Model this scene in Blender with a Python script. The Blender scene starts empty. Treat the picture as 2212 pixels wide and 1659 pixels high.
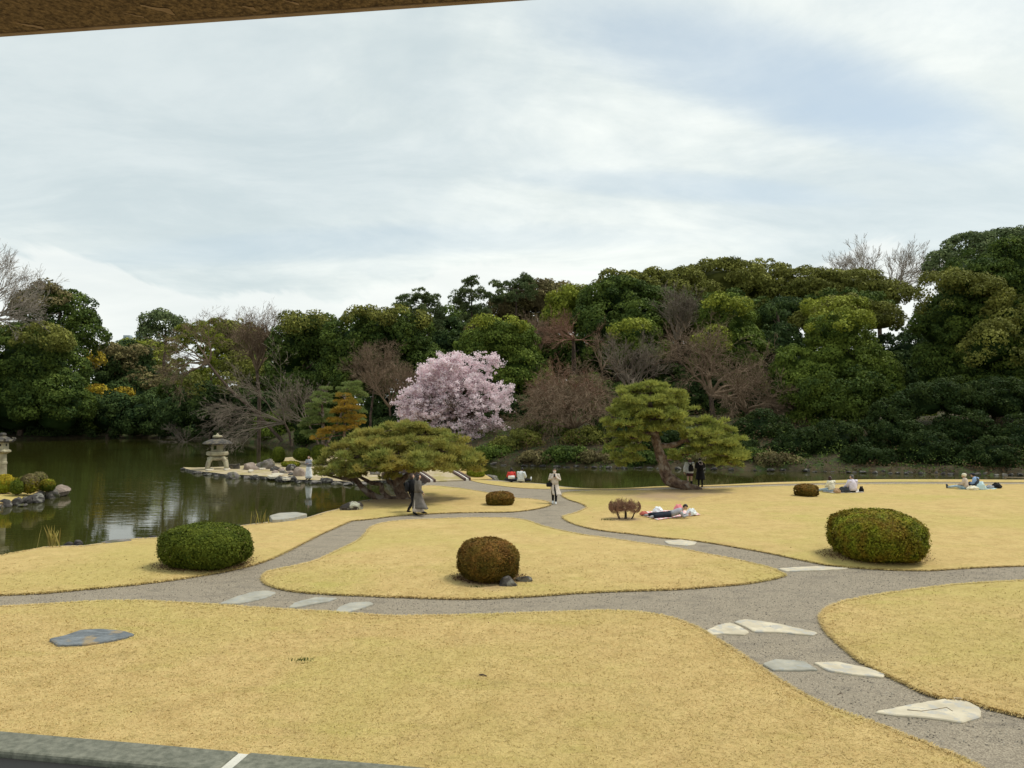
import bpy, bmesh, math, random
import numpy as np
from mathutils import Vector, Matrix, noise as mnoise
from mathutils.geometry import delaunay_2d_cdt
R = math.radians
scene = bpy.context.scene
COL = scene.collection
# ------------------------------------------------------------------ camera
F = 1663.0; CX = 1106.0; CY = 829.5; HOR = 886.0      # focal length and horizon of the photograph (measured on a 2212 px wide print)
HC = 4.3                                              # eye height above the lawn
cam_d = bpy.data.cameras.new('camera'); cam = bpy.data.objects.new('camera', cam_d); COL.objects.link(cam)
cam.location = (0, 0, HC); PITCH = math.atan((HOR-CY)/F)
cam.rotation_euler = (R(90)+PITCH, 0, 0)
cam_d.sensor_width = 36; cam_d.lens = 36*F/2212; cam_d.clip_start = 0.05; cam_d.clip_end = 6000
scene.camera = cam
# ------------------------------------------------------------------ light
scene.view_settings.view_transform = 'Standard'; scene.view_settings.look = 'None'
scene.view_settings.gamma = 1.0; scene.view_settings.use_curve_mapping = False
scene.view_settings.exposure = 0.80
SUN_EL, SUN_AZ = R(60), R(75)      # azimuth measured from +Y towards +X
world = bpy.data.worlds.new('World'); scene.world = world; world.use_nodes = True
def build_world():
    nt = world.node_tree; N = nt.nodes; L = nt.links; N.clear()
    out = N.new('ShaderNodeOutputWorld'); bg = N.new('ShaderNodeBackground'); L.new(bg.outputs[0], out.inputs[0])
    sky = N.new('ShaderNodeTexSky'); sky.sky_type = 'NISHITA'; sky.sun_disc = False
    sky.sun_elevation = SUN_EL; sky.sun_rotation = SUN_AZ; sky.air_density = 1.0; sky.dust_density = 1.5; sky.ozone_density = 1.2
    tc = N.new('ShaderNodeTexCoord'); sep = N.new('ShaderNodeSeparateXYZ'); L.new(tc.outputs['Generated'], sep.inputs[0])
    def m(op, a, b=None, clamp=False):
        n = N.new('ShaderNodeMath'); n.operation = op; n.use_clamp = clamp
        for i, v in enumerate((a, b)):
            if v is None: continue
            if isinstance(v, (int, float)): n.inputs[i].default_value = v
            else: L.new(v, n.inputs[i])
        return n.outputs[0]
    den = m('ADD', m('MAXIMUM', sep.outputs[2], 0.0), 0.16)
    u = m('DIVIDE', sep.outputs[0], den); v = m('DIVIDE', sep.outputs[1], den)
    comb = N.new('ShaderNodeCombineXYZ'); L.new(u, comb.inputs[0]); L.new(v, comb.inputs[1])
    def noise(scale, detail, rough, loc, rot, sc, dist=0.0):
        mp = N.new('ShaderNodeMapping'); mp.inputs['Location'].default_value = loc; mp.inputs['Rotation'].default_value = (0, 0, rot); mp.inputs['Scale'].default_value = sc
        L.new(comb.outputs[0], mp.inputs[0])
        n = N.new('ShaderNodeTexNoise'); n.inputs['Scale'].default_value = scale; n.inputs['Detail'].default_value = detail
        n.inputs['Roughness'].default_value = rough; n.inputs['Distortion'].default_value = dist
        L.new(mp.outputs[0], n.inputs['Vector']); return n.outputs['Fac']
    def ramp(x, a, b):
        r = N.new('ShaderNodeMapRange'); r.interpolation_type = 'SMOOTHSTEP'; r.inputs[1].default_value = a; r.inputs[2].default_value = b
        L.new(x, r.inputs[0]); return r.outputs[0]
    n1 = noise(0.62, 8, 0.56, (3.1, 1.7, 0), 0.5, (1.0, 0.75, 1), 0.35)       # cloud sheets
    n2 = noise(1.7, 10, 0.64, (0.4, 7.2, 0), -0.35, (0.8, 1.3, 1), 0.45)         # streaks inside them
    cover = ramp(n1, 0.42, 0.60)
    fine = ramp(n2, 0.32, 0.68)
    c = N.new('ShaderNodeMix'); c.data_type = 'RGBA'; c.inputs[6].default_value = (0.385, 0.435, 0.435, 1); c.inputs[7].default_value = (0.575, 0.60, 0.575, 1)
    L.new(m('ADD', m('MULTIPLY', fine, 0.55), m('MULTIPLY', cover, 0.5), True), c.inputs[0])
    # breaks in the cloud sheet where the blue of the Nishita sky shows through
    def gap(cu, cv, ang, hl, hw):
        du_, dv_ = m('SUBTRACT', u, cu), m('SUBTRACT', v, cv); c_, s_ = math.cos(ang), math.sin(ang)
        w1 = m('MULTIPLY', m('SUBTRACT', n2, .5), 1.6)
        a_ = m('MULTIPLY', m('ADD', m('MULTIPLY', du_, c_), m('MULTIPLY', dv_, s_)), 1/hl); b_ = m('MULTIPLY', m('SUBTRACT', m('MULTIPLY', dv_, c_), m('MULTIPLY', du_, s_)), 1/hw)
        return ramp(m('ADD', m('ADD', m('MULTIPLY', a_, a_), m('MULTIPLY', b_, b_)), w1), 1.5, 0.0)
    gaps = m('ADD', m('ADD', gap(.62, 1.64, .40, .62, .17), m('MULTIPLY', gap(.50, 2.16, .1, .5, .10), .55)), m('ADD', m('MULTIPLY', gap(-.5, 2.6, -.05, 1.1, .16), .5), m('MULTIPLY', gap(.1, .85, .5, 1.2, .25), .5)), True)
    sk = N.new('ShaderNodeVectorMath'); sk.operation = 'MULTIPLY_ADD'; L.new(sky.outputs[0], sk.inputs[0]); sk.inputs[1].default_value = (0.042, 0.042, 0.042); sk.inputs[2].default_value = (0.215, 0.245, 0.235)
    mx = N.new('ShaderNodeMix'); mx.data_type = 'RGBA'
    low = ramp(sep.outputs[2], 0.22, 0.05)
    fac = m('SUBTRACT', m('ADD', m('ADD', 0.70, m('MULTIPLY', cover, 0.3)), m('MULTIPLY', low, 0.2), True), m('MULTIPLY', gaps, .72), True)
    L.new(fac, mx.inputs[0]); L.new(sk.outputs[0], mx.inputs[6]); L.new(c.outputs[2], mx.inputs[7])
    # low bank of cumulus just above the skyline
    n3 = noise(0.9, 7, 0.6, (5.36, 2.2, 0), 0.0, (1, 0.25, 1), 0.1)
    el = m('SUBTRACT', m('ADD', sep.outputs[2], m('MULTIPLY', n3, -0.30)), -0.03)
    bank = m('MULTIPLY', ramp(el, 0.048, 0.034), 0.55)
    mx2 = N.new('ShaderNodeMix'); mx2.data_type = 'RGBA'; L.new(bank, mx2.inputs[0]); L.new(mx.outputs[2], mx2.inputs[6]); mx2.inputs[7].default_value = (0.565, 0.58, 0.56, 1)
    L.new(mx2.outputs[2], bg.inputs[0]); bg.inputs[1].default_value = 1.0
build_world()
sun_d = bpy.data.lights.new('sun', 'SUN'); sun = bpy.data.objects.new('sun', sun_d); COL.objects.link(sun)
sun_d.energy = 1.5; sun_d.angle = R(15); sun_d.color = (1.0, 0.95, 0.86)
sd = Vector((math.sin(SUN_AZ)*math.cos(SUN_EL), math.cos(SUN_AZ)*math.cos(SUN_EL), math.sin(SUN_EL)))
sun.rotation_euler = sd.to_track_quat('Z', 'Y').to_euler(); sun.location = (0, 0, 60)
# ------------------------------------------------------------------ measuring helpers (print pixels -> metres)
def PD(x, y, d):
    "point at distance d (along the horizontal view axis) on the ray through print pixel x, y"
    c, s = math.cos(PITCH), math.sin(PITCH)
    a = (x-CX)/F; b = (CY-y)/F
    dy = c - b*s; dz = s + b*c
    return np.array([a/dy*d, d, HC + dz/dy*d])
def P(x, y, z=0.0):
    c, s = math.cos(PITCH), math.sin(PITCH)
    a = (x-CX)/F; b = (CY-y)/F
    dy = c - b*s; dz = s + b*c
    t = (z-HC)/dz
    return np.array([a*t, dy*t, z])
# ------------------------------------------------------------------ object helpers
def tag(o, label=None, cat=None, group=None, kind=None):
    if label: o['label'] = label
    if cat: o['category'] = cat
    if group: o['group'] = group
    if kind: o['kind'] = kind
    return o
def empty(name, loc, rz=0.0, label=None, cat=None, group=None):
    o = bpy.data.objects.new(name, None); COL.objects.link(o); o.location = Vector(loc); o.rotation_euler = (0, 0, rz)
    o.empty_display_size = 0.2
    return tag(o, label, cat, group)
class MB:
    def __init__(s): s.V = []; s.F = []; s.M = []; s.T = []; s.n = 0
    def add(s, V, F, mi=0, tint=0.5):
        V = np.asarray(V, float).reshape(-1, 3)
        if isinstance(F, np.ndarray): chunks = [F]
        else:
            by = {}
            for f in F: by.setdefault(len(f), []).append(f)
            chunks = [np.array(v) for v in by.values()]
        s.V.append(V)
        first = True
        for f in chunks:
            s.F.append(f + s.n); s.M.append(np.full(len(f), mi))
            t = tint if (isinstance(tint, np.ndarray) and len(tint) == len(f)) else np.full(len(f), float(np.mean(tint)))
            s.T.append(t)
        s.n += len(V)
        return s
    def build(s, name, mats, parent=None, smooth=False, origin=None, kind=None):
        V = np.concatenate(s.V) if s.V else np.zeros((0, 3))
        if origin is not None: V = V - np.asarray(origin)
        me = bpy.data.meshes.new(name)
        tot = np.concatenate([np.full(len(f), f.shape[1]) for f in s.F]); loops = np.concatenate([f.ravel() for f in s.F])
        me.vertices.add(len(V)); me.vertices.foreach_set('co', V.astype(np.float32).ravel())
        me.loops.add(len(loops)); me.loops.foreach_set('vertex_index', loops.astype(np.int32))
        me.polygons.add(len(tot)); st = np.concatenate([[0], np.cumsum(tot)[:-1]])
        me.polygons.foreach_set('loop_start', st.astype(np.int32)); me.polygons.foreach_set('loop_total', tot.astype(np.int32))
        me.polygons.foreach_set('material_index', np.concatenate(s.M).astype(np.int32))
        me.polygons.foreach_set('use_smooth', np.full(len(tot), smooth))
        a = me.attributes.new('tint', 'FLOAT', 'FACE'); a.data.foreach_set('value', np.concatenate(s.T).astype(np.float32))
        me.update(calc_edges=True); me.validate()
        if not isinstance(mats, (list, tuple)): mats = [mats]
        for m in mats: me.materials.append(m)
        o = bpy.data.objects.new(name, me); COL.objects.link(o)
        if parent is not None: o.parent = parent
        if origin is not None and parent is None: o.location = Vector(origin)
        if kind: o['kind'] = kind
        return o
def nrm(a):
    a = np.asarray(a, float); return a/np.maximum(np.linalg.norm(a, axis=-1, keepdims=True), 1e-9)
def tube_geo(pts, rad, n=8, cap=True, ref=(0, 0, 1)):
    pts = np.asarray(pts, float); K = len(pts)
    rad = [((r, r) if np.isscalar(r) else r) for r in (rad if hasattr(rad, '__len__') else [rad]*K)]
    T = nrm(np.gradient(pts, axis=0)); V = []; ref = np.asarray(ref, float); prev = None
    for k in range(K):
        if prev is None:
            side = np.cross(T[k], ref)
            if np.linalg.norm(side) < 0.15: side = np.cross(T[k], (1.0, 0.13, 0) if abs(ref[2]) > .5 else (0, 0, 1.0))
        else: side = prev - T[k]*np.dot(prev, T[k])
        side = nrm(side); prev = side; up = np.cross(side, T[k])
        a = np.arange(n)*2*math.pi/n
        V.append(pts[k] + np.outer(np.cos(a), side)*rad[k][0] + np.outer(np.sin(a), up)*rad[k][1])
    V = np.concatenate(V); Fq = []
    for k in range(K-1):
        for i in range(n):
            j = (i+1) % n; Fq.append((k*n+i, k*n+j, (k+1)*n+j, (k+1)*n+i))
    if cap: Fq.append(tuple(range(n-1, -1, -1))); Fq.append(tuple((K-1)*n+i for i in range(n)))
    return V, Fq
def loft(mb, pts, rad, n=10, mi=0, ref=(0, 1, 0), cap=True, tint=.5):
    V, Fq = tube_geo(pts, rad, n, cap, ref); mb.add(V, Fq, mi, tint); return mb
def box_geo(c, s, rz=0.0):
    c = np.asarray(c, float); hx, hy, hz = np.asarray(s, float)/2
    V = np.array([(x, y, z) for z in (-hz, hz) for x, y in ((-hx, -hy), (hx, -hy), (hx, hy), (-hx, hy))])
    if rz: cc, ss = math.cos(rz), math.sin(rz); V = np.stack([V[:, 0]*cc-V[:, 1]*ss, V[:, 0]*ss+V[:, 1]*cc, V[:, 2]], 1)
    return V+c, np.array([(3, 2, 1, 0), (4, 5, 6, 7), (0, 1, 5, 4), (1, 2, 6, 5), (2, 3, 7, 6), (3, 0, 4, 7)])
def lathe_geo(prof, n=24, c=(0, 0, 0), ribs=0.0, nr=0):
    V = []
    for r, z in prof:
        for i in range(n):
            a = 2*math.pi*i/n; rr = r*(1+ribs*math.cos(nr*a)) if nr else r
            V.append((rr*math.cos(a), rr*math.sin(a), z))
    K = len(prof); Fq = [(k*n+i, k*n+(i+1) % n, (k+1)*n+(i+1) % n, (k+1)*n+i) for k in range(K-1) for i in range(n)]
    Fq.append(tuple(range(n-1, -1, -1))); Fq.append(tuple((K-1)*n+i for i in range(n)))
    return np.array(V)+np.asarray(c, float), Fq
_ico = {}
def ico(sub):
    if sub not in _ico:
        bm = bmesh.new(); bmesh.ops.create_icosphere(bm, subdivisions=sub, radius=1)
        _ico[sub] = (np.array([v.co[:] for v in bm.verts]), np.array([[v.index for v in f.verts] for f in bm.faces])); bm.free()
    return _ico[sub]
def blob(c, r, sub=2, amp=0.12, freq=1.4, seed=0, flat=None):
    V, Fc = ico(sub); V = V.copy()
    k = np.array([1+amp*mnoise.noise(Vector(v*freq)+Vector((seed*7.31, seed*3.7, seed))) * 2 for v in V])
    V = V*k[:, None]
    if flat is not None: V[:, 2] = np.where(V[:, 2] < flat, flat, V[:, 2])
    return V*np.asarray(r, float)+np.asarray(c, float), Fc
def rock_geo(r, seed, sub=3, amp=0.22):
    V, Fc = ico(sub); V = V.copy(); rg = np.random.default_rng(seed)
    for _ in range(9):                                     # chop facets
        nrmv = nrm(rg.normal(size=3)); h = rg.uniform(.55, .85); dd = V@nrmv; V = V - np.outer(np.maximum(dd-h, 0)*0.85, nrmv)
    k = np.array([1+amp*mnoise.noise(Vector(v*1.7)+Vector((seed*1.3, 2.1, seed))) + .06*mnoise.noise(Vector(v*5)+Vector((seed, 0, 0))) for v in V])
    V = V*k[:, None]; V[:, 2] = np.maximum(V[:, 2], -0.45)
    V[:, 2] -= -0.45+0.12
    return V*np.asarray(r, float), Fc
# ------------------------------------------------------------------ outlines
def smooth_poly(pts, step, closed=True):
    pts = np.asarray(pts, float); n = len(pts); out = []
    rng_ = range(n) if closed else range(n-1)
    for i in rng_:
        if closed: p0, p1, p2, p3 = pts[i-1], pts[i], pts[(i+1) % n], pts[(i+2) % n]
        else: p0, p1, p2, p3 = pts[max(i-1, 0)], pts[i], pts[i+1], pts[min(i+2, n-1)]
        d = np.linalg.norm(p2-p1); k = max(1, min(60, int(d/step)))
        t0 = 0; t1 = t0+max(np.linalg.norm(p1-p0), 1e-6)**.5; t2 = t1+max(d, 1e-6)**.5; t3 = t2+max(np.linalg.norm(p3-p2), 1e-6)**.5
        if t1 == t0 or np.linalg.norm(p1-p0) < 1e-6: t1 = t0+1e-3
        for j in range(k):
            t = t1+(t2-t1)*j/k
            A1 = (t1-t)/(t1-t0)*p0+(t-t0)/(t1-t0)*p1; A2 = (t2-t)/(t2-t1)*p1+(t-t1)/(t2-t1)*p2
            A3 = (t3-t)/max(t3-t2, 1e-6)*p2+(t-t2)/max(t3-t2, 1e-6)*p3 if np.linalg.norm(p3-p2) > 1e-6 else p2
            B1 = (t2-t)/(t2-t0)*A1+(t-t0)/(t2-t0)*A2; B2 = (t3-t)/(t3-t1)*A2+(t-t1)/(t3-t1)*A3 if np.linalg.norm(p3-p2) > 1e-6 else A2
            out.append((t2-t)/(t2-t1)*B1+(t-t1)/(t2-t1)*B2)
    if not closed: out.append(pts[-1])
    return np.array(out)
def inside(poly, q):
    x, y = q[:, 0], q[:, 1]; r = np.zeros(len(q), bool); n = len(poly); j = n-1
    for i in range(n):
        xi, yi, xj, yj = poly[i, 0], poly[i, 1], poly[j, 0], poly[j, 1]
        c = ((yi > y) != (yj > y)) & (x < (xj-xi)*(y-yi)/((yj-yi) if yj != yi else 1e-9)+xi); r ^= c; j = i
    return r
def dist_edge(poly, q):
    a = poly[:, :2]; b = np.roll(a, -1, axis=0); best = np.full(len(q), 1e9)
    for s, e in zip(a, b):
        d = e-s; L2 = max(d@d, 1e-9); t = np.clip(((q-s)@d)/L2, 0, 1); p = s+t[:, None]*d
        best = np.minimum(best, np.hypot(*(q-p).T))
    return best
def fill(poly, spacing, yscale=1.0):
    poly = poly[:, :2]; lo = poly.min(0); hi = poly.max(0)
    xs = np.arange(lo[0], hi[0], spacing); ys = np.arange(lo[1], hi[1], spacing*yscale)
    g = np.array(np.meshgrid(xs, ys)).reshape(2, -1).T; g = g+np.random.default_rng(1).uniform(-.2, .2, g.shape)*spacing
    g = g[inside(poly, g)]
    if len(g): g = g[dist_edge(poly, g) > spacing*.45]
    pts = [Vector(p) for p in poly]+[Vector(p) for p in g]; n = len(poly)
    v, e, f, *_ = delaunay_2d_cdt(pts, [], [list(range(n))], 2, 1e-5)
    return np.array([p[:] for p in v]), [tuple(t) for t in f]
# ------------------------------------------------------------------ materials
def mat_new(name):
    m = bpy.data.materials.new(name); m.use_nodes = True; nt = m.node_tree; nt.nodes.clear()
    o = nt.nodes.new('ShaderNodeOutputMaterial'); b = nt.nodes.new('ShaderNodeBsdfPrincipled'); nt.links.new(b.outputs[0], o.inputs[0])
    return m, nt, b, o
class NT:
    def __init__(s, nt): s.nt = nt; s.pos = None
    def new(s, t): return s.nt.nodes.new(t)
    def link(s, a, b): s.nt.links.new(a, b)
    def P(s):
        if s.pos is None: s.pos = s.new('ShaderNodeNewGeometry').outputs['Position']
        return s.pos
    def O(s): return s.new('ShaderNodeTexCoord').outputs['Object']
    def noise(s, scale, detail=4, rough=.55, vec=None, sc=None, dist=0.0):
        n = s.new('ShaderNodeTexNoise'); n.inputs['Scale'].default_value = scale; n.inputs['Detail'].default_value = detail; n.inputs['Roughness'].default_value = rough; n.inputs['Distortion'].default_value = dist
        v = vec or s.P()
        if sc: mp = s.new('ShaderNodeMapping'); mp.inputs['Scale'].default_value = sc; s.link(v, mp.inputs[0]); v = mp.outputs[0]
        s.link(v, n.inputs['Vector']); return n.outputs['Fac']
    def vor(s, scale, vec=None, feature='F1', out='Distance'):
        n = s.new('ShaderNodeTexVoronoi'); n.feature = feature; n.inputs['Scale'].default_value = scale; s.link(vec or s.P(), n.inputs['Vector']); return n.outputs[out]
    def mr(s, x, a, b, c=0.0, d=1.0):
        r = s.new('ShaderNodeMapRange'); s.link(x, r.inputs[0])
        for i, v in enumerate((a, b, c, d)): r.inputs[i+1].default_value = v
        return r.outputs[0]
    def mix(s, f, a, b, mode='MIX'):
        m = s.new('ShaderNodeMix'); m.data_type = 'RGBA'; m.blend_type = mode
        if isinstance(f, (int, float)): m.inputs[0].default_value = f
        else: s.link(f, m.inputs[0])
        for i, v in ((6, a), (7, b)):
            if isinstance(v, (tuple, list)): m.inputs[i].default_value = (*v[:3], 1)
            else: s.link(v, m.inputs[i])
        return m.outputs[2]
    def math(s, op, a, b=None, clamp=False):
        n = s.new('ShaderNodeMath'); n.operation = op; n.use_clamp = clamp
        for i, v in enumerate((a, b)):
            if v is None: continue
            if isinstance(v, (int, float)): n.inputs[i].default_value = v
            else: s.link(v, n.inputs[i])
        return n.outputs[0]
    def attr(s, name='tint'):
        a = s.new('ShaderNodeAttribute'); a.attribute_name = name; return a.outputs['Fac']
    def bump(s, bsdf, h, strength=.3, dist=.02):
        b = s.new('ShaderNodeBump'); b.inputs['Strength'].default_value = strength; b.inputs['Distance'].default_value = dist
        s.link(h, b.inputs['Height']); s.link(b.outputs[0], bsdf.inputs['Normal'])
def sc(c, k): return tuple(x*k for x in c)
def leaf_mat(name, c1, c2, c3=None, rough=.7, spec=.10, trans=.13, nscale=.35):
    m, nt, b, o = mat_new(name); t = NT(nt)
    col = t.mix(t.attr(), c1, c2)
    col = t.mix(t.mr(t.noise(nscale, 3), .38, .62), col, t.mix(.6, col, c3 or c1))
    t.link(col, b.inputs['Base Color']); b.inputs['Roughness'].default_value = rough; b.inputs['Specular IOR Level'].default_value = spec
    if trans > 0:
        tr = t.new('ShaderNodeBsdfTranslucent'); t.link(col, tr.inputs[0]); ms = t.new('ShaderNodeMixShader'); ms.inputs[0].default_value = trans
        t.link(b.outputs[0], ms.inputs[1]); t.link(tr.outputs[0], ms.inputs[2]); t.link(ms.outputs[0], o.inputs[0])
    return m
def rough_mat(name, c1, c2, scale=3.0, rough=.85, bump=.4, bd=.03, c3=None, s3=.7, lo=.35, hi=.65, obj=False, spec=.3, sc_=None):
    m, nt, b, o = mat_new(name); t = NT(nt); vec = t.O() if obj else None
    n = t.noise(scale, 8, .62, vec, sc_); col = t.mix(t.mr(n, lo, hi), c1, c2)
    if c3 is not None: col = t.mix(t.mr(t.noise(scale*s3, 4, .6, vec), .52, .60), col, c3)
    t.link(col, b.inputs['Base Color']); b.inputs['Roughness'].default_value = rough; b.inputs['Specular IOR Level'].default_value = spec
    if bump: t.bump(b, t.noise(scale*2.5, 8, .65, vec, sc_), bump, bd)
    return m
def cloth_mat(name, c, rough=.85, var=.18):
    return rough_mat(name, sc(c, 1-var), sc(c, 1+var), 9, rough, .25, .01, spec=.2, obj=True)
# ------------------------------------------------------------------ ground materials
def lawn_mat(name, blades=False):
    m, nt, b, o = mat_new(name); t = NT(nt)
    straw1, straw2, green, brown = (0.475, 0.33, 0.130), (0.59, 0.435, 0.185), (0.385, 0.365, 0.085), (0.27, 0.18, 0.075)
    fine = t.noise(24, 6, .75); mid = t.noise(1.6, 5, .6); big = t.noise(.16, 4, .55, dist=.6)
    streak = t.noise(.5, 4, .6, sc=(1, 2.6, 1))
    col = t.mix(t.mr(mid, .3, .7), straw1, straw2)
    g = t.math('ADD', t.math('MULTIPLY', t.mr(big, .46, .62), .5), t.math('MULTIPLY', t.mr(streak, .55, .75), .5), True)
    col = t.mix(t.math('MULTIPLY', g, .8), col, green)
    col = t.mix(t.mr(t.noise(1.3, 8, .8), .54, .72, 0, .5), col, brown); col = t.mix(t.mr(t.noise(7, 7, .8), .46, .68, 0, .55), col, (0.27, 0.215, 0.06))
    col = t.mix(t.mr(fine, .34, .50, .6, 0), col, (0.26, 0.19, 0.06)); col = t.mix(t.mr(t.noise(60, 4, .8), .52, .70, 0, .7), col, (.72, .55, .27))
    # worn bare earth round the two pines, doubling as painted contact shadow under bushes
    for (x, y, r) in WORN_CONTACT_SHADE:
        vm = t.new('ShaderNodeVectorMath'); vm.operation = 'DISTANCE'; t.link(t.P(), vm.inputs[0]); vm.inputs[1].default_value = (x, y, 0)
        dd = t.math('ADD', vm.outputs['Value'], t.math('MULTIPLY', t.math('SUBTRACT', t.noise(1.3, 5, .7), .5), r*1.6))
        col = t.mix(t.mr(dd, r*.35, r, .8, 0), col, (0.33, 0.235, 0.15))
    if blades:
        col = t.mix(t.attr(), t.mix(.15, col, (.42, .32, .12)), t.mix(.45, col, (.80, .62, .30)))
    t.link(col, b.inputs['Base Color']); b.inputs['Roughness'].default_value = .9; b.inputs['Specular IOR Level'].default_value = .12
    if not blades: t.bump(b, t.math('ADD', t.noise(45, 5, .8), t.math('MULTIPLY', mid, .6)), .55, .03)
    return m
def gravel_mat():
    m, nt, b, o = mat_new('gravel'); t = NT(nt)
    v = t.vor(60, out='Color'); sep = t.new('ShaderNodeSeparateColor'); t.link(v, sep.inputs[0])
    col = t.mix(sep.outputs[0], (0.165, 0.134, 0.092), (0.375, 0.318, 0.232))
    col = t.mix(t.mr(t.noise(.35, 4, .6), .4, .7, 0, .5), col, (0.265, 0.225, 0.165))
    col = t.mix(t.mr(t.noise(1.1, 6, .7, sc=(1, 1.8, 1)), .50, .72, 0, .7), col, (0.125, 0.105, 0.08))
    t.link(col, b.inputs['Base Color']); b.inputs['Roughness'].default_value = .9
    t.bump(b, t.math('ADD', t.vor(38), t.noise(9, 5, .7)), .6, .02)
    return m
def pads_world(l): return [(*P(x, y)[:2], r) for x, y, r in l]
WORN_CONTACT_SHADE = pads_world([(858, 1082, 3.0), (1480, 1064, 2.6), (1053, 1262, .95), (1350, 1124, .75), (1425, 1075, 2.2)])
M = {}
M['lawn'] = lawn_mat('dry_lawn'); M['blade'] = lawn_mat('dry_grass_blades', True); M['gravel'] = gravel_mat()
M['soil'] = rough_mat('soil_edge', (0.10, .07, .04), (.22, .15, .075), 8, .95, .6)
M['bank'] = rough_mat('bank_soil', (0.035, .03, .014), (.08, .06, .03), 1.2, .95, .6, .1, c3=(.05, .07, .02))
M['island'] = rough_mat('island_sand', (0.33, .26, .155), (.48, .40, .26), 1.5, .95, .4, .03, c3=(.34, .28, .12))
M['stone_pale'] = rough_mat('pale_stone', (0.44, .385, .28), (.62, .55, .41), 2.2, .8, .35, .02, c3=(.42, .40, .35), s3=2.5)
M['stone_blue'] = rough_mat('blue_grey_stone', (0.27, .26, .215), (.42, .395, .32), 2.5, .8, .4, .02, c3=(.33, .33, .30), s3=3)
M['slate'] = rough_mat('grey_slate', (0.10, .115, .125), (.24, .26, .27), 3.5, .75, .9, .05, c3=(.34, .26, .15), s3=.5, sc_=(1, 2.5, 1))
M['rock'] = rough_mat('grey_rock', (0.075, .065, .06), (.24, .215, .19), 1.8, .85, .8, .08, c3=(.10, .10, .05), s3=1.5)
M['rock_dark'] = rough_mat('dark_rock', (0.022, .02, .019), (.085, .075, .068), 2.2, .8, .9, .08, c3=(.20, .19, .16), s3=1.8)
M['rock_warm'] = rough_mat('warm_rock', (0.15, .115, .095), (.34, .27, .22), 1.6, .85, .7, .08)
M['rock_lichen'] = rough_mat('lichen_rock', (0.03, .026, .022), (.075, .06, .05), 2.5, .85, .8, .08, c3=(.42, .42, .33), s3=1.0)
M['mossy'] = rough_mat('mossy_rock', (0.10, .12, .05), (.20, .20, .10), 2.5, .9, .6, .05, c3=(.26, .20, .12), s3=.8)
M['lantern'] = rough_mat('lantern_granite', (0.27, .24, .155), (.44, .40, .27), 2.6, .9, .4, .03, c3=(.26, .22, .15), s3=.8)
M['lantern_roof'] = rough_mat('lantern_roof_stone', (0.045, .042, .038), (.11, .10, .088), 2.2, .9, .5, .03, c3=(.15, .13, .09), s3=2)
M['bark'] = rough_mat('bark', (0.045, .032, .024), (.15, .105, .075), 3.5, .95, .9, .06, sc_=(1, 1, .5))
M['bark_pine'] = rough_mat('pine_bark', (0.055, .032, .024), (.21, .145, .10), 4.5, .95, 1.0, .08, c3=(.24, .20, .16), s3=.6)
M['twig'] = rough_mat('bare_twigs', (0.145, .10, .062), (.25, .175, .115), .5, .9, 0)
M['twig_red'] = rough_mat('reddish_twigs', (0.18, .095, .062), (.28, .16, .105), .5, .9, 0)
M['twig_pale'] = rough_mat('pale_twigs', (0.15, .12, .09), (.25, .205, .155), .5, .9, 0)
M['twig_grey'] = rough_mat('grey_twigs', (0.26, .22, .18), (.36, .31, .26), .5, .9, 0)
def water_mat():
    m, nt, b, o = mat_new('pond_water'); t = NT(nt)
    b.inputs['Base Color'].default_value = (0.036, 0.037, 0.008, 1); b.inputs['Roughness'].default_value = .03; b.inputs['IOR'].default_value = 1.33
    b.inputs['Specular IOR Level'].default_value = .5
    h = t.math('ADD', t.noise(1.0, 3, .5, sc=(.55, 2.3, 1), dist=.3), t.math('MULTIPLY', t.noise(.13, 2, .5), 1.2))
    near = t.noise(.05, 2, .5)
    bm = t.new('ShaderNodeBump'); t.link(t.mr(near, .42, .6, .05, .2), bm.inputs['Strength']); bm.inputs['Distance'].default_value = .06
    t.link(h, bm.inputs['Height']); t.link(bm.outputs[0], b.inputs['Normal']); return m
M['water'] = water_mat()
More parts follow.
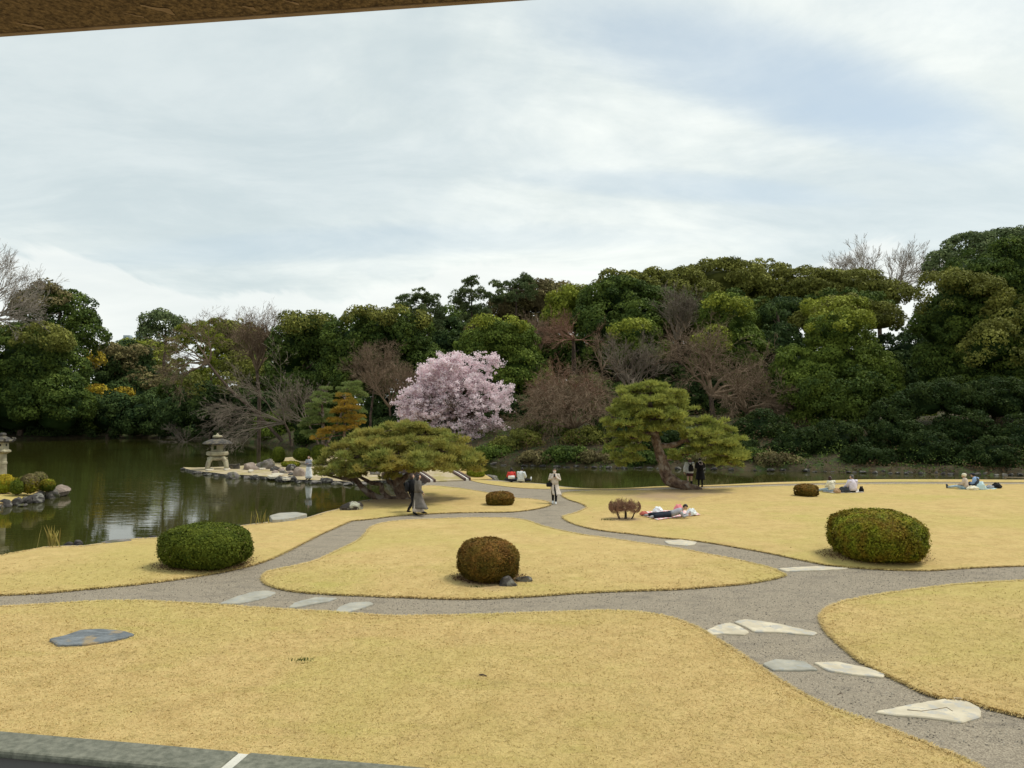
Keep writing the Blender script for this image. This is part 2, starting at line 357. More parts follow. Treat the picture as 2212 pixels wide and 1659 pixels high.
# ------------------------------------------------------------------ water and ground
WZ = -0.65
g = MB(); g.add([(-3000, -300, -1.7), (3000, -300, -1.7), (3000, 3500, -1.7), (-3000, 3500, -1.7)], np.array([(0, 1, 2, 3)]))
g.build('ground', M['bank'], kind='structure')
g = MB(); g.add([(-160, 6, WZ), (140, 6, WZ), (140, 175, WZ), (-160, 175, WZ)], np.array([(0, 1, 2, 3)])); g.build('pond_water', M['water'], kind='structure')
def slab(name, poly, ztop, zbot, mats, spacing, edge=0.0, rise=0.0, rise_d=.35, und=0.0, lip=0.05, kind='structure', bulge=None, seed=0):
    "a raised piece of ground: triangulated top (rounded at its rim) and a side wall"
    v, f = fill(poly, spacing); d = dist_edge(poly, v); mb = MB()
    z = np.full(len(v), ztop)+lip*0 + rise*(1-np.exp(-d/rise_d))
    if und: z += und*np.array([mnoise.noise(Vector((p[0]*.22, p[1]*.22, seed))) for p in v])*np.minimum(d/1.2, 1)
    if bulge: z += bulge*np.minimum(d/4, 1)**2
    mb.add(np.column_stack([v, z]), np.array(f), 0)
    n = len(poly); zt = np.full(n, ztop)
    top = np.column_stack([poly[:, :2], zt]); bot = np.column_stack([poly[:, :2], np.full(n, zbot)])
    i = np.arange(n); j = (i+1) % n
    mb.add(np.concatenate([top, bot]), np.stack([i, j, j+n, i+n], 1), 1 if len(mats) > 1 else 0)
    o = mb.build(name, mats, kind=kind)
    me = o.data; bm = bmesh.new(); bm.from_mesh(me); bmesh.ops.recalc_face_normals(bm, faces=bm.faces)
    tops = [fc for fc in bm.faces if fc.material_index == 0 and fc.normal.z < 0 and abs(fc.normal.z) > .3]
    if tops: bmesh.ops.reverse_faces(bm, faces=tops)
    bm.to_mesh(me); bm.free()
    for p in me.polygons:
        if p.normal.z > .5: p.use_smooth = True
    return o
shore = [(-600, 1300), (-200, 1236), (0, 1199), (50, 1190), (100, 1180), (150, 1178), (180, 1178), (235, 1170), (282, 1163), (342, 1160), (420, 1149), (487, 1139), (553, 1130), (620, 1122), (653, 1119), (703, 1105), (725, 1100), (778, 1082), (803, 1078), (850, 1069), (890, 1058), (918, 1046), (930, 1038), (960, 1033), (1000, 1031),
         (1040, 1034), (1106, 1040), (1136, 1042), (1188, 1046), (1218, 1051), (1281, 1055), (1343, 1054), (1431, 1050), (1521, 1048), (1659, 1042), (1759, 1039), (1834, 1036), (1934, 1035), (2212, 1036), (2700, 1037)]
sh = smooth_poly([P(x, y)[:2] for x, y in shore], .5, False)
near = np.concatenate([sh, [(45, -12), (-40, -12)]])
slab('gravel_path', near, 0.0, -1.69, [M['gravel'], M['soil']], 1.6)
# ---- lawns (outlines read off the photograph, on the z = 0 plane)
LZ = 0.022
lawn_main = [(-260, 1322), (0, 1313), (250, 1300), (400, 1305), (600, 1318), (720, 1325), (850, 1333), (1000, 1331), (1200, 1325), (1330, 1322), (1430, 1332), (1500, 1355), (1560, 1390), (1620, 1428), (1680, 1470), (1740, 1505), (1800, 1535), (1880, 1562), (1950, 1590), (2050, 1630), (2130, 1668), (2300, 1760), (2400, 1900), (1900, 2300), (200, 2300), (-900, 1700), (-900, 1350)]
lawn_left = [(-700, 1320), (-300, 1303), (0, 1288), (100, 1283), (175, 1276), (325, 1261), (450, 1243), (553, 1221), (628, 1189), (653, 1176), (703, 1151), (748, 1131), (760, 1126), (788, 1124), (853, 1116), (928, 1111), (1020, 1108), (1106, 1107), (1156, 1101), (1188, 1092), (1184, 1085), (1156, 1080), (1106, 1076), (1045, 1064), (978, 1054), (925, 1050),
             (905, 1054), (890, 1062), (850, 1072), (803, 1082), (778, 1086), (725, 1104), (703, 1109), (653, 1123), (553, 1134), (487, 1143), (420, 1153), (342, 1164), (282, 1167), (235, 1174), (180, 1182), (100, 1184), (50, 1193), (0, 1202), (-200, 1240), (-600, 1303)]
lawn_mid = [(567, 1254), (578, 1237), (628, 1226), (678, 1214), (728, 1191), (770, 1171), (788, 1156), (803, 1139), (828, 1131), (878, 1125), (928, 1123), (1020, 1120), (1106, 1121), (1138, 1126), (1168, 1136), (1206, 1146), (1256, 1156), (1306, 1163), (1381, 1174), (1456, 1185), (1531, 1199), (1606, 1214), (1659, 1227), (1684, 1236), (1698, 1243), (1631, 1260), (1541, 1269), (1474, 1274), (1270, 1282), (1137, 1291), (1004, 1296), (870, 1292), (737, 1287), (650, 1281), (600, 1273), (575, 1264)]
lawn_right = [(1216, 1116), (1221, 1124), (1243, 1134), (1281, 1144), (1331, 1151), (1368, 1155), (1431, 1163), (1506, 1170), (1581, 1182), (1659, 1196), (1734, 1212), (1784, 1222), (1834, 1227), (1884, 1231), (2009, 1234), (2084, 1229), (2212, 1224), (2500, 1215), (2900, 1205), (2900, 1045), (2500, 1046), (2212, 1047), (1934, 1047), (1809, 1048), (1659, 1052), (1521, 1056), (1406, 1060), (1281, 1061), (1226, 1064), (1213, 1069), (1226, 1079), (1256, 1089), (1268, 1096), (1256, 1104), (1236, 1111)]
lawn_strip = [(1014, 1036), (1060, 1039), (1106, 1042), (1136, 1044), (1188, 1048), (1218, 1053), (1281, 1056), (1343, 1055), (1431, 1051), (1521, 1049), (1659, 1043), (1759, 1040), (1834, 1037), (1934, 1036), (2212, 1037), (2650, 1038), (2650, 1042), (2212, 1042.5), (1934, 1041.5), (1809, 1043.5), (1659, 1047), (1521, 1051.5), (1431, 1053.5), (1331, 1057.5), (1226, 1057.5), (1144, 1056), (1106, 1053), (1040, 1044)]
lawn_near = [(1771, 1344), (1777, 1324), (1807, 1306), (1874, 1291), (1974, 1276), (2074, 1264), (2211, 1256), (2500, 1240), (3000, 1225), (3000, 1800), (2600, 1690), (2400, 1600), (2211, 1552), (2141, 1534), (2091, 1518), (2041, 1513), (2007, 1505), (1957, 1481), (1907, 1457), (1857, 1431), (1824, 1404), (1784, 1367)]
lawns = {}
for key, l, sp in (('front_lawn', lawn_main, .45), ('pond_side_lawn', lawn_left, .5), ('middle_lawn', lawn_mid, .4), ('picnic_lawn', lawn_right, .9), ('shore_lawn', lawn_strip, 1.0), ('corner_lawn', lawn_near, .5)):
    w = smooth_poly([P(x, y)[:2] for x, y in l], .22 if key in ('front_lawn', 'corner_lawn', 'middle_lawn') else .4)
    lawns[key] = w
    w = w+np.array([[.02*mnoise.noise(Vector((a*3, b_*3, 7)))+.012*mnoise.noise(Vector((a*11, b_*11, 3))), .03*mnoise.noise(Vector((a*3, b_*3, 1)))] for a, b_ in w]); lawns[key] = w
    slab(key, w, LZ, -.02, [M['lawn'], M['soil']], sp, rise=.045, rise_d=.12, und=.03 if key != 'shore_lawn' else 0)
# ---- short dry blades standing on the lawns near the window
def lawn_z(poly, q, und=.03):
    d = dist_edge(poly, q); return LZ+.045*(1-np.exp(-d/.12))+und*np.array([mnoise.noise(Vector((p[0]*.22, p[1]*.22, 0))) for p in q])*np.minimum(d/1.2, 1)
def fringe(key, n, seed, label, ymax=48):
    "blades that hang over the cut edge of a lawn"
    poly = lawns[key]; rg = np.random.default_rng(seed); a = poly; b = np.roll(poly, -1, 0); m_ = (a[:, 1] > 8) & (a[:, 1] < ymax) & (np.abs(a[:, 0]) < .72*a[:, 1]); a, b = a[m_], b[m_]
    L = np.linalg.norm(b-a, axis=1)/a[:, 1]; i = rg.choice(len(a), n, p=L/L.sum()); t = rg.random((n, 1)); p = a[i]*(1-t)+b[i]*t; e = nrm(b[i]-a[i]); out = np.stack([e[:, 1], -e[:, 0]], 1); tst = inside(poly, p+out*.05); out[tst] *= -1
    k = p[:, 1:2]/14; p = p-out*np.abs(rg.normal(0, .03, (n, 1))); s = e*rg.uniform(.005, .011, (n, 1))*np.maximum(k, 1); ln = out*rg.uniform(.0, .07, (n, 1))*np.sqrt(k)+rg.normal(0, .02, (n, 2))
    z0 = np.full((n, 1), LZ+.012); V = np.stack([np.hstack([p-s, z0]), np.hstack([p+s, z0]), np.hstack([p+ln, rg.uniform(.0, .065, (n, 1))])], 1).reshape(-1, 3)
    mb = MB(); mb.add(V, np.arange(3*n).reshape(-1, 3), 0, np.clip(rg.normal(.45, .3, n), 0, 1)); tag(mb.build('grass', M['blade'], kind='stuff'), label, 'grass')
for k_, n_ in (('front_lawn', 12000), ('middle_lawn', 14000), ('pond_side_lawn', 14000), ('picnic_lawn', 9000), ('corner_lawn', 9000)):
    fringe(k_, n_, len(k_), 'dry grass blades hanging over the cut edge of the '+k_.replace('_', ' '))
def grass_blades(name, poly, dens0, dmin, dmax, seed, label):
    rg = np.random.default_rng(seed); lo = poly.min(0); hi = poly.max(0)
    lo[1] = max(lo[1], dmin); hi[1] = min(hi[1], dmax); lo[0] = max(lo[0], -.72*hi[1]); hi[0] = min(hi[0], .72*hi[1])
    n = int((hi[0]-lo[0])*(hi[1]-lo[1])*dens0); q = rg.uniform(lo, hi, (n, 2))
    keep = (rg.random(n) < np.clip((11/np.maximum(q[:, 1], 6))**2, .08, 1.0)*np.clip((dmax-q[:, 1])/(.35*(dmax-dmin)), 0, 1)) & (np.abs(q[:, 0]) < .7*q[:, 1]+.3); q = q[keep]
    q = q[inside(poly, q)]; n = len(q); k = np.maximum(1, q[:, 1]/11)
    z = lawn_z(poly, q)-.006; a = rg.uniform(0, 2*math.pi, n); w = rg.uniform(.004, .009, n)*k; h = rg.uniform(.006, .022, n)*np.sqrt(k); ln = rg.normal(0, .045, (n, 2))*k[:, None]
    side = np.stack([np.cos(a), np.sin(a), np.zeros(n)], 1)*w[:, None]; base = np.column_stack([q, z])
    tip = base+np.column_stack([ln, h+.012]); V = np.stack([base-side, base+side, tip], 1).reshape(-1, 3)
    mb = MB(); mb.add(V, np.arange(3*n).reshape(-1, 3), 0, np.clip(rg.normal(.5, .28, n), 0, 1))
    tag(mb.build(name, M['blade'], kind='stuff'), label, 'grass'); return n
nb = grass_blades('grass', lawns['front_lawn'], 1100, 7.0, 20, 1, 'short dry straw coloured grass blades covering the front lawn below the window')
nb += grass_blades('grass', lawns['corner_lawn'], 800, 9, 20, 2, 'short dry grass blades on the corner lawn right of the stepping stones')
nb += grass_blades('grass', lawns['middle_lawn'], 500, 15, 24, 3, 'short yellow green grass blades on the middle lawn round the brown bush')
nb += grass_blades('grass', lawns['pond_side_lawn'], 400, 15, 23, 4, 'short dry grass blades on the lawn beside the pond')
# ---- loose gravel on the near path
def pebbles(n, seed):
    rg = np.random.default_rng(seed); q = rg.uniform((-14, 10), (20, 24), (n*4, 2)); q = q[np.abs(q[:, 0]) < .7*q[:, 1]]
    for w in lawns.values(): q = q[~inside(w, q)]
    q = q[inside(near, q)][:n]; n = len(q); r = rg.uniform(.006, .019, n)
    base = np.array([(1, 0, 0), (0, 1, 0), (-1, 0, 0), (0, -1, 0), (0, 0, .8)]); ang = rg.uniform(0, 6.28, n)
    V = base[None]*r[:, None, None]*rg.uniform(.6, 1.3, (n, 5, 1)); c, s = np.cos(ang)[:, None], np.sin(ang)[:, None]
    V = np.stack([V[..., 0]*c-V[..., 1]*s, V[..., 0]*s+V[..., 1]*c, V[..., 2]], -1)+np.column_stack([q, np.full(n, .001)])[:, None]
    Fb = np.array([(0, 1, 4), (1, 2, 4), (2, 3, 4), (3, 0, 4)]); Fc = (Fb[None]+5*np.arange(n)[:, None, None]).reshape(-1, 3)
    mb = MB(); mb.add(V.reshape(-1, 3), Fc, 0, np.repeat(rg.random(n), 4))
    m, nt, b, o = mat_new('loose_gravel'); t = NT(nt); t.link(t.mix(t.attr(), (.10, .085, .065), (.42, .37, .29)), b.inputs['Base Color']); b.inputs['Roughness'].default_value = .85
    tag(mb.build('loose_gravel', m, kind='stuff'), 'loose grey gravel scattered over the path near the window', 'gravel')
pebbles(22000, 5)
# ------------------------------------------------------------------ far shore and banks
far_line = [(-900, 1000), (-500, 975), (-200, 960), (0, 951), (150, 948), (300, 946), (430, 950), (520, 955), (600, 962), (700, 975), (800, 985), (900, 992), (1000, 999), (1100, 1007), (1200, 1010), (1300, 1012), (1400, 1013), (1500, 1015), (1600, 1017), (1700, 1019), (1900, 1023), (2212, 1029), (2500, 1035), (3100, 1045)]
_fx = [a for a, b in far_line]; _fd = [P(a, b, WZ)[1] for a, b in far_line]
def shore_d(px): return float(np.interp(px, _fx, _fd))
def px_of(x, y): return CX+F*x/y
_t = [-2, 0, .5, 1.5, 4, 8, 14, 22, 35, 60, 120, 700]; _z = [-1.6, -.75, -.25, .0, .75, 1.7, 2.7, 3.5, 4.0, 4.6, 6, 10]
def land_z(x, y):
    px = px_of(x, y); t = y-shore_d(px); k = float(np.interp(px, [300, 700, 1100], [.35, .6, 1.0])); z = float(np.interp(t, _t, _z))
    return z*k if z > 0 else z
def bank():
    xs = np.arange(-1000, 3150, 25); ts = [-2, -.6, 0, .25, .7, 1.5, 3, 5, 8, 11, 14, 18, 22, 28, 35, 45, 60, 90, 140, 250, 450, 700]
    V = []
    for t in ts:
        for px in xs:
            d = shore_d(px)+t + (1.2*mnoise.noise(Vector((px*.013, 0, 3)))*min(1, max(0, 1)) if t < 30 else 0)
            x = (px-CX)/F*d; z = land_z(x, d)
            if t > 1: z += .35*mnoise.noise(Vector((x*.2, d*.2, 1)))
            V.append((x, d, z))
    n = len(xs); Fc = [(r*n+i, r*n+i+1, (r+1)*n+i+1, (r+1)*n+i) for r in range(len(ts)-1) for i in range(n-1)]
    mb = MB(); mb.add(V, np.array(Fc)); mb.build('far_bank', M['bank'], smooth=True, kind='structure')
bank()
# island
IZ = -0.5
isl = [(397, 1013), (412, 1019), (440, 1023), (462, 1025), (490, 1029), (520, 1030), (553, 1032), (598, 1036), (630, 1040), (653, 1041), (700, 1042), (768, 1045), (820, 1042)]
isl_w = [tuple(P(x, y, WZ)[:2]) for x, y in isl]+[(-7.0, 51.8), (-4.6, 52.6), (-3.6, 57), (-4.2, 64), (-8, 74), (-15, 82), (-22, 80)]+[tuple(P(x, y, IZ)[:2]) for x, y in ((592, 992), (560, 1000), (520, 1006), (460, 1009), (420, 1010))]
island = smooth_poly(isl_w, .5); slab('island_ground', island, IZ, -1.6, [M['island'], M['rock_dark']], .9, rise=.03, und=.05)
prom = [(-500, 1130), (-200, 1112), (0, 1097), (30, 1091), (60, 1084), (100, 1076), (124, 1070), (122, 1064), (100, 1057), (70, 1048), (20, 1040), (-100, 1034), (-500, 1030)]
promontory = smooth_poly([P(x, y, WZ)[:2] for x, y in prom], .5); slab('promontory_lawn', promontory, -.4, -1.6, [M['lawn'], M['soil']], .7, rise=.2, rise_d=1.2, und=.05)
# ------------------------------------------------------------------ stepping stones and slabs
def flat_stone(px, name, label, mat, h=.035, cat='stepping stone', group=None, z=0.0, seed=0, edge=.05):
    rg = random.Random(seed); w0 = np.array([P(x, y, z)[:2] for x, y in px]); w = []
    for a_, b_ in zip(w0, np.roll(w0, -1, 0)):
        k_ = max(2, int(np.linalg.norm(b_-a_)/edge)); w += [a_+(b_-a_)*(i_/k_) for i_ in range(k_)]
    w = np.array(w); w = w*.6+(np.roll(w, 1, 0)+np.roll(w, -1, 0))*.2; w = w+np.array([[.016*mnoise.noise(Vector((p_[0]*6, p_[1]*6, seed)))+rg.uniform(-.004, .004), .02*mnoise.noise(Vector((p_[0]*6, p_[1]*6, seed+5)))] for p_ in w])
    c = w.mean(0); inner = c+(w-c)*.965; n = len(w); mb = MB(); v, f = fill(inner, .22)
    zz = z+h+np.array([.006*mnoise.noise(Vector((p[0]*3, p[1]*3, seed))) for p in v]); zz[:n] = z+h-.004
    mb.add(np.column_stack([v, zz]), np.array(f)); i = np.arange(n); j = (i+1) % n
    rings = [np.column_stack([inner, zz[:n]]), np.column_stack([w, np.full(n, z+h-.018)]), np.column_stack([w, np.full(n, z-.03)])]
    mb.add(np.concatenate(rings), np.concatenate([np.stack([i, i+n, j+n, j], 1), np.stack([i+n, i+2*n, j+2*n, j+n], 1)]))
    o = mb.build(name, mat, origin=(c[0], c[1], z)); me = o.data; bm = bmesh.new(); bm.from_mesh(me); bmesh.ops.recalc_face_normals(bm, faces=bm.faces)
    up = sum(fc.normal.z*fc.calc_area() for fc in bm.faces)
    bm.to_mesh(me); bm.free()
    for p in me.polygons:
        if p.normal.z < -.5: p.flip()
    return tag(o, label, cat, group)
SG = 'flat stepping stones set in the gravel path'
flat_stone([(473, 1306), (510, 1291), (547, 1280), (580, 1278), (597, 1282), (585, 1289), (560, 1297), (515, 1306)], 'stepping_stone', 'leftmost of the three grey stepping stones at the tip of the middle lawn', M['stone_blue'], group=SG, seed=1)
flat_stone([(623, 1314), (636, 1304), (683, 1292), (730, 1294), (706, 1302), (680, 1306), (636, 1315)], 'stepping_stone', 'middle one of three grey stepping stones below the tip of the middle lawn', M['stone_blue'], group=SG, seed=2)
flat_stone([(722, 1323), (735, 1312), (757, 1304), (800, 1302), (807, 1307), (775, 1318), (745, 1326)], 'stepping_stone', 'rightmost grey stepping stone of three near the front lawn edge', M['stone_blue'], group=SG, seed=3)
flat_stone([(1521, 1367), (1547, 1354), (1575, 1347), (1596, 1354), (1619, 1368), (1607, 1374), (1560, 1371), (1534, 1374)], 'stepping_stone', 'short pale stone lying left against the long farthest slab of the right path', M['stone_pale'], group=SG, seed=4)
flat_stone([(1584, 1345), (1607, 1340), (1650, 1345), (1691, 1352), (1767, 1369), (1757, 1375), (1681, 1368), (1630, 1367), (1605, 1354)], 'stepping_stone', 'long pale slab stretching right toward the tip of the corner lawn', M['stone_pale'], group=SG, seed=5)
flat_stone([(1646, 1437), (1674, 1427), (1737, 1431), (1768, 1450), (1707, 1451), (1671, 1451)], 'stepping_stone', 'dull grey gravel-strewn stone left of the cream slab', M['stone_blue'], group=SG, seed=6)
flat_stone([(1757, 1434), (1807, 1432), (1874, 1446), (1914, 1459), (1909, 1466), (1841, 1460), (1790, 1452)], 'stepping_stone', 'cream coloured slab touching the edge of the corner lawn', M['stone_pale'], group=SG, seed=7)
flat_stone([(1889, 1542), (1957, 1527), (2010, 1518), (2074, 1509), (2117, 1531), (2119, 1551), (2081, 1564), (2007, 1554), (1941, 1549)], 'stepping_stone', 'largest and nearest pale cracked slab low in the right corner', M['stone_pale'], group=SG, seed=8)
flat_stone([(1434, 1170), (1469, 1167), (1506, 1172), (1500, 1178), (1481, 1180), (1444, 1177)], 'stepping_stone', 'far cream stone on the path below the lying man', M['stone_pale'], group=SG, seed=9)
flat_stone([(1680, 1230), (1720, 1227), (1771, 1225), (1834, 1229), (1810, 1232), (1759, 1234), (1700, 1236)], 'stepping_stone', 'thin cream slab between the middle lawn tip and the large green bush', M['stone_pale'], group=SG, seed=10)
flat_stone([(105, 1394), (130, 1389), (147, 1384), (173, 1374), (217, 1372), (267, 1376), (290, 1383), (270, 1391), (235, 1398), (183, 1406), (125, 1407)], 'sunken_rock', 'flat dark slate rock sunk into the front lawn at left', M['slate'], h=.13, cat='rock', seed=11)
flat_stone([(582, 1122), (603, 1116), (640, 1114), (664, 1118), (640, 1125), (612, 1130), (588, 1131)], 'shore_slab', 'pale flat slab lying at the water edge right of the green bush', M['stone_blue'], h=.16, cat='rock', seed=12)
flat_stone([(222, 1173), (245, 1169), (280, 1167), (286, 1171), (255, 1175), (230, 1177)], 'shore_slab', 'thin pale slab at the water edge left of the green bush', M['rock'], h=.06, cat='rock', seed=13)
# a dark crack along the nearest slab is a real groove strip of soil
# ------------------------------------------------------------------ foliage
def diamonds(c, nrml, size, rg, aspect=.55):
    n = len(c); a = nrm(np.cross(nrml, rg.normal(size=(n, 3)))); b = np.cross(nrml, a); s = np.asarray(size)[:, None]
    V = np.stack([c+a*s, c+b*s*aspect, c-a*s, c-b*s*aspect], 1).reshape(-1, 3)
    return V, np.arange(4*n).reshape(-1, 4)
def tris(c, nrml, size, rg):
    n = len(c); a = nrm(np.cross(nrml, rg.normal(size=(n, 3)))); b = np.cross(nrml, a); s = np.asarray(size)[:, None]
    return np.stack([c+a*s, c-a*s*.6+b*s*.78, c-a*s*.6-b*s*.78], 1).reshape(-1, 3), np.arange(3*n).reshape(-1, 3)
def sph(rg, n): return nrm(rg.normal(size=(n, 3)))
def foliage(mb, env, leaf, density, rg, rc=1.0, ccov=1.5, core=.86, under=-.35, flat=.75, jitter=.45, back=.6):
    """env: list of (centre, radii). Lumpy crown: clumps of leaves over each ellipsoid, round a solid light-blocking core"""
    for c, r in env:
        c = np.asarray(c, float); r = np.asarray(r, float)*np.ones(3)
        area = 4*math.pi*(((r[0]*r[1])**1.6+(r[0]*r[2])**1.6+(r[1]*r[2])**1.6)/3)**(1/1.6)
        K = max(6, int(area*ccov/(math.pi*rc*rc)*.62)); D = sph(rg, K*2); D = D[D[:, 2] > under-.15*rg.random(len(D))][:K]
        keep = (D[:, 1] < .25) | (rg.random(len(D)) < back); D = D[keep]
        rr = rc*rg.uniform(.5, 1.45, len(D))
        lump = np.array([1+.16*mnoise.noise(Vector(d*1.6)+Vector(c*.37)) for d in D])
        cc = c+D*r*(1-.35*rr[:, None]/r)*lump[:, None]*rg.uniform(.80, 1.04, len(D))[:, None]
        outw = nrm(D/r+np.array([0, 0, .35/r.mean()]))
        nl = np.maximum(6, (density*4*math.pi*rr**2*.55).astype(int)); idx = np.repeat(np.arange(len(D)), nl)
        S = sph(rg, len(idx)); dt = (S*outw[idx]).sum(1); S = np.where((dt < -.25)[:, None], -S, S)
        sc3 = np.array([1, 1, flat]); pos = cc[idx]+S*sc3*rr[idx][:, None]*rg.uniform(.72, 1.04, len(idx))[:, None]
        nn = nrm(S+rg.normal(size=S.shape)*jitter); tclump = np.clip(rg.normal(.5, .2, len(D)), 0, 1)
        V, Fc = tris(pos, nn, leaf*rg.uniform(.6, 1.25, len(idx)), rg)
        mb.add(V, Fc, 0, np.clip(tclump[idx]+rg.normal(0, .22, len(idx)), 0, 1))
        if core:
            V, Fc = blob(c+[0, .1*r[1], 0], r*core, 3, .13, 1.6, rg.integers(99)); mb.add(V, Fc, 0, .0)  # core kept at the darkest tint to paint the crown's inner shade
def trunk_geo(mb, base, top, r0, rg, limbs=5, spread=3.0, mi=0, bend=.4, r1=.35):
    base = np.asarray(base, float); top = np.asarray(top, float); K = 7; ts = np.linspace(0, 1, K); L = np.linalg.norm(top-base)
    pts = base+(top-base)*ts[:, None]+np.concatenate([[[0, 0, 0]], rg.normal(0, bend*.3, (K-1, 3))*[1, 1, .3]]); rad = r0*(1-(1-r1)*ts); rad[0] *= 1.35
    loft(mb, pts, rad, 8, mi, (0, 1, .1))
    for i in range(limbs):
        t = rg.uniform(.4, .95); p = base+(top-base)*t; a = rg.uniform(0, 2*math.pi); q = p+np.array([math.cos(a)*spread, math.sin(a)*spread, rg.uniform(.3, 1.0)*spread])*rg.uniform(.6, 1)
        mid = (p+q)/2+np.array([0, 0, -.1*spread]); loft(mb, [p, mid, q], [r0*.45, r0*.3, r0*.12], 6, mi, (0, 0, 1))
LG, DG, OL, YG = (0.085, .125, .028), (0.022, .045, .014), (0.095, .095, .024), (0.16, .175, .03)
FM = {
 'dark': leaf_mat('dark_evergreen_leaves', (0.019, 0.041, 0.009), (0.155, 0.207, 0.037), (0.044, 0.076, 0.018)),
 'shade': leaf_mat('shade_dark_leaves', (0.016, 0.034, 0.010), (0.058, 0.082, 0.018), (0.024, 0.046, 0.011)),  # leaf colour darkened to paint the shade under overhanging trees
 'deep': leaf_mat('blue_green_leaves', (0.015, 0.034, 0.011), (0.111, 0.159, 0.040), (0.031, 0.059, 0.021)),
 'olive': leaf_mat('olive_leaves', (0.050, 0.061, 0.011), (0.296, 0.297, 0.063), (0.153, 0.157, 0.037)),
 'brownish': leaf_mat('brownish_olive_leaves', (0.061, 0.057, 0.022), (0.287, 0.248, 0.100), (0.173, 0.130, 0.065)),
 'green': leaf_mat('mid_green_leaves', (0.029, 0.057, 0.009), (0.233, 0.297, 0.050), (0.096, 0.140, 0.023)),
 'yellow': leaf_mat('yellow_green_leaves', (0.072, 0.101, 0.011), (0.392, 0.429, 0.059), (0.211, 0.227, 0.032)),
 'gold': leaf_mat('golden_leaves', (0.153, 0.121, 0.011), (0.548, 0.429, 0.033), (0.286, 0.173, 0.026)),
 'pinefar': leaf_mat('far_pine_needles', (0.038, 0.061, 0.022), (0.248, 0.297, 0.118), (0.102, 0.140, 0.059)),
}
TREES = 'evergreen trees of the wood across the pond'
def tree(label, parts, d, mat, ground=None, leaf=None, dens=None, rc=None, seed=0, core=.60, name='evergreen_tree', cat='tree', trunk=True, dd=None, ccov=2.5, extra=None, group=TREES, under=-.35, tr=.28):
    """parts: (x, y, rx, ry[, depth offset]) ellipses measured on the print at distance d"""
    rg = np.random.default_rng(seed+100); k = d/F; env = []
    for p in parts:
        x, y, rx, ry = p[:4]; do = p[4] if len(p) > 4 else 0; env.append((PD(x, y, d+do), (rx*k, (rx*k*.5+ry*k*.5)*(dd or .85), ry*k)))
    cx = np.mean([e[0][0] for e in env]); cy = d; gz = ground if ground is not None else land_z(cx, cy)
    o = empty(name, (cx, cy, gz), 0, label, cat, group); org = np.array([cx, cy, gz])
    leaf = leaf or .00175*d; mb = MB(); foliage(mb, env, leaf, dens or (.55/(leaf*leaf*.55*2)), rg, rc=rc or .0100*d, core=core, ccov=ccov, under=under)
    m = FM[mat] if isinstance(mat, str) else mat
    mats = [m]
    if extra:
        for (ps, em) in extra:
            mats.append(FM[em]); m2 = MB(); foliage(m2, [(PD(x, y, d+do), (rx*k, rx*k*.6, ry*k)) for x, y, rx, ry, do in ps], leaf, .4/(leaf*leaf), rg, rc=.012*d, core=0)
            for V, Fc, T in zip([np.concatenate(m2.V)], [np.concatenate([f for f in m2.F])], [np.concatenate(m2.T)]): mb.add(V, Fc, len(mats)-1, T)
    mb.build('crown', mats, parent=o, origin=org)
    if trunk:
        tb = MB(); lowest = min(e[0][2]-e[1][2]*.2 for e in env); topz = max(e[0][2] for e in env)
        trunk_geo(tb, (0, 0, -.3), (rg.normal(0, .4), rg.normal(0, .3), max(topz-gz, 2)), tr*(d/90), rg, 6, max(e[1][0] for e in env)*.55); tb.build('trunk', M['bark'], parent=o)
    return o
# left group behind the pond
tree('dark dome shaped evergreen overhanging the water at the far left', [(60, 800, 120, 95), (20, 870, 110, 85, -2), (120, 880, 75, 75, -3), (-60, 850, 90, 110)], 131, 'dark', seed=1, extra=[([(60, 735, 95, 35, -4)], 'olive')])
tree('tall see-through evergreen rising above the left group', [(95, 672, 62, 52), (150, 690, 55, 62), (185, 725, 42, 45), (70, 735, 55, 45, 2), (140, 755, 70, 40)], 146, 'dark', seed=2, core=0, extra=[([(90, 660, 60, 45, -4)], 'brownish')])
tree('round dark evergreen over the water with ochre leaves on its left shoulder', [(245, 840, 75, 80), (310, 870, 62, 72, -3), (200, 900, 60, 55, -4), (270, 790, 60, 50, 3), (350, 880, 42, 50, -2)], 178, 'deep', seed=3, extra=[([(262, 782, 70, 36, -8), (320, 830, 50, 40, -11)], 'brownish'), ([(182, 775, 34, 18, -24), (236, 852, 32, 14, -26)], 'gold')])
tree('bright yellow green tree between the see-through evergreen and the tall pine', [(300, 765, 62, 34), (340, 800, 45, 40), (262, 780, 30, 30)], 235, 'yellow', seed=4)
tree('small hazy round tree on the left skyline', [(352, 705, 42, 32), (330, 725, 25, 26), (385, 722, 25, 26)], 178, 'pinefar', seed=5, core=0)
tree('olive tree standing on the skyline behind the tall pine', [(500, 735, 62, 45), (560, 760, 50, 45), (520, 790, 60, 50)], 168, 'olive', seed=6, core=.7)
tree('low dark evergreen under the leaning bare tree', [(440, 880, 60, 55), (520, 890, 70, 50, 3), (590, 900, 45, 55), (390, 900, 45, 40)], 122, 'deep', seed=7, extra=[([(455, 830, 50, 30, -4), (520, 800, 40, 40, 0)], 'olive')])
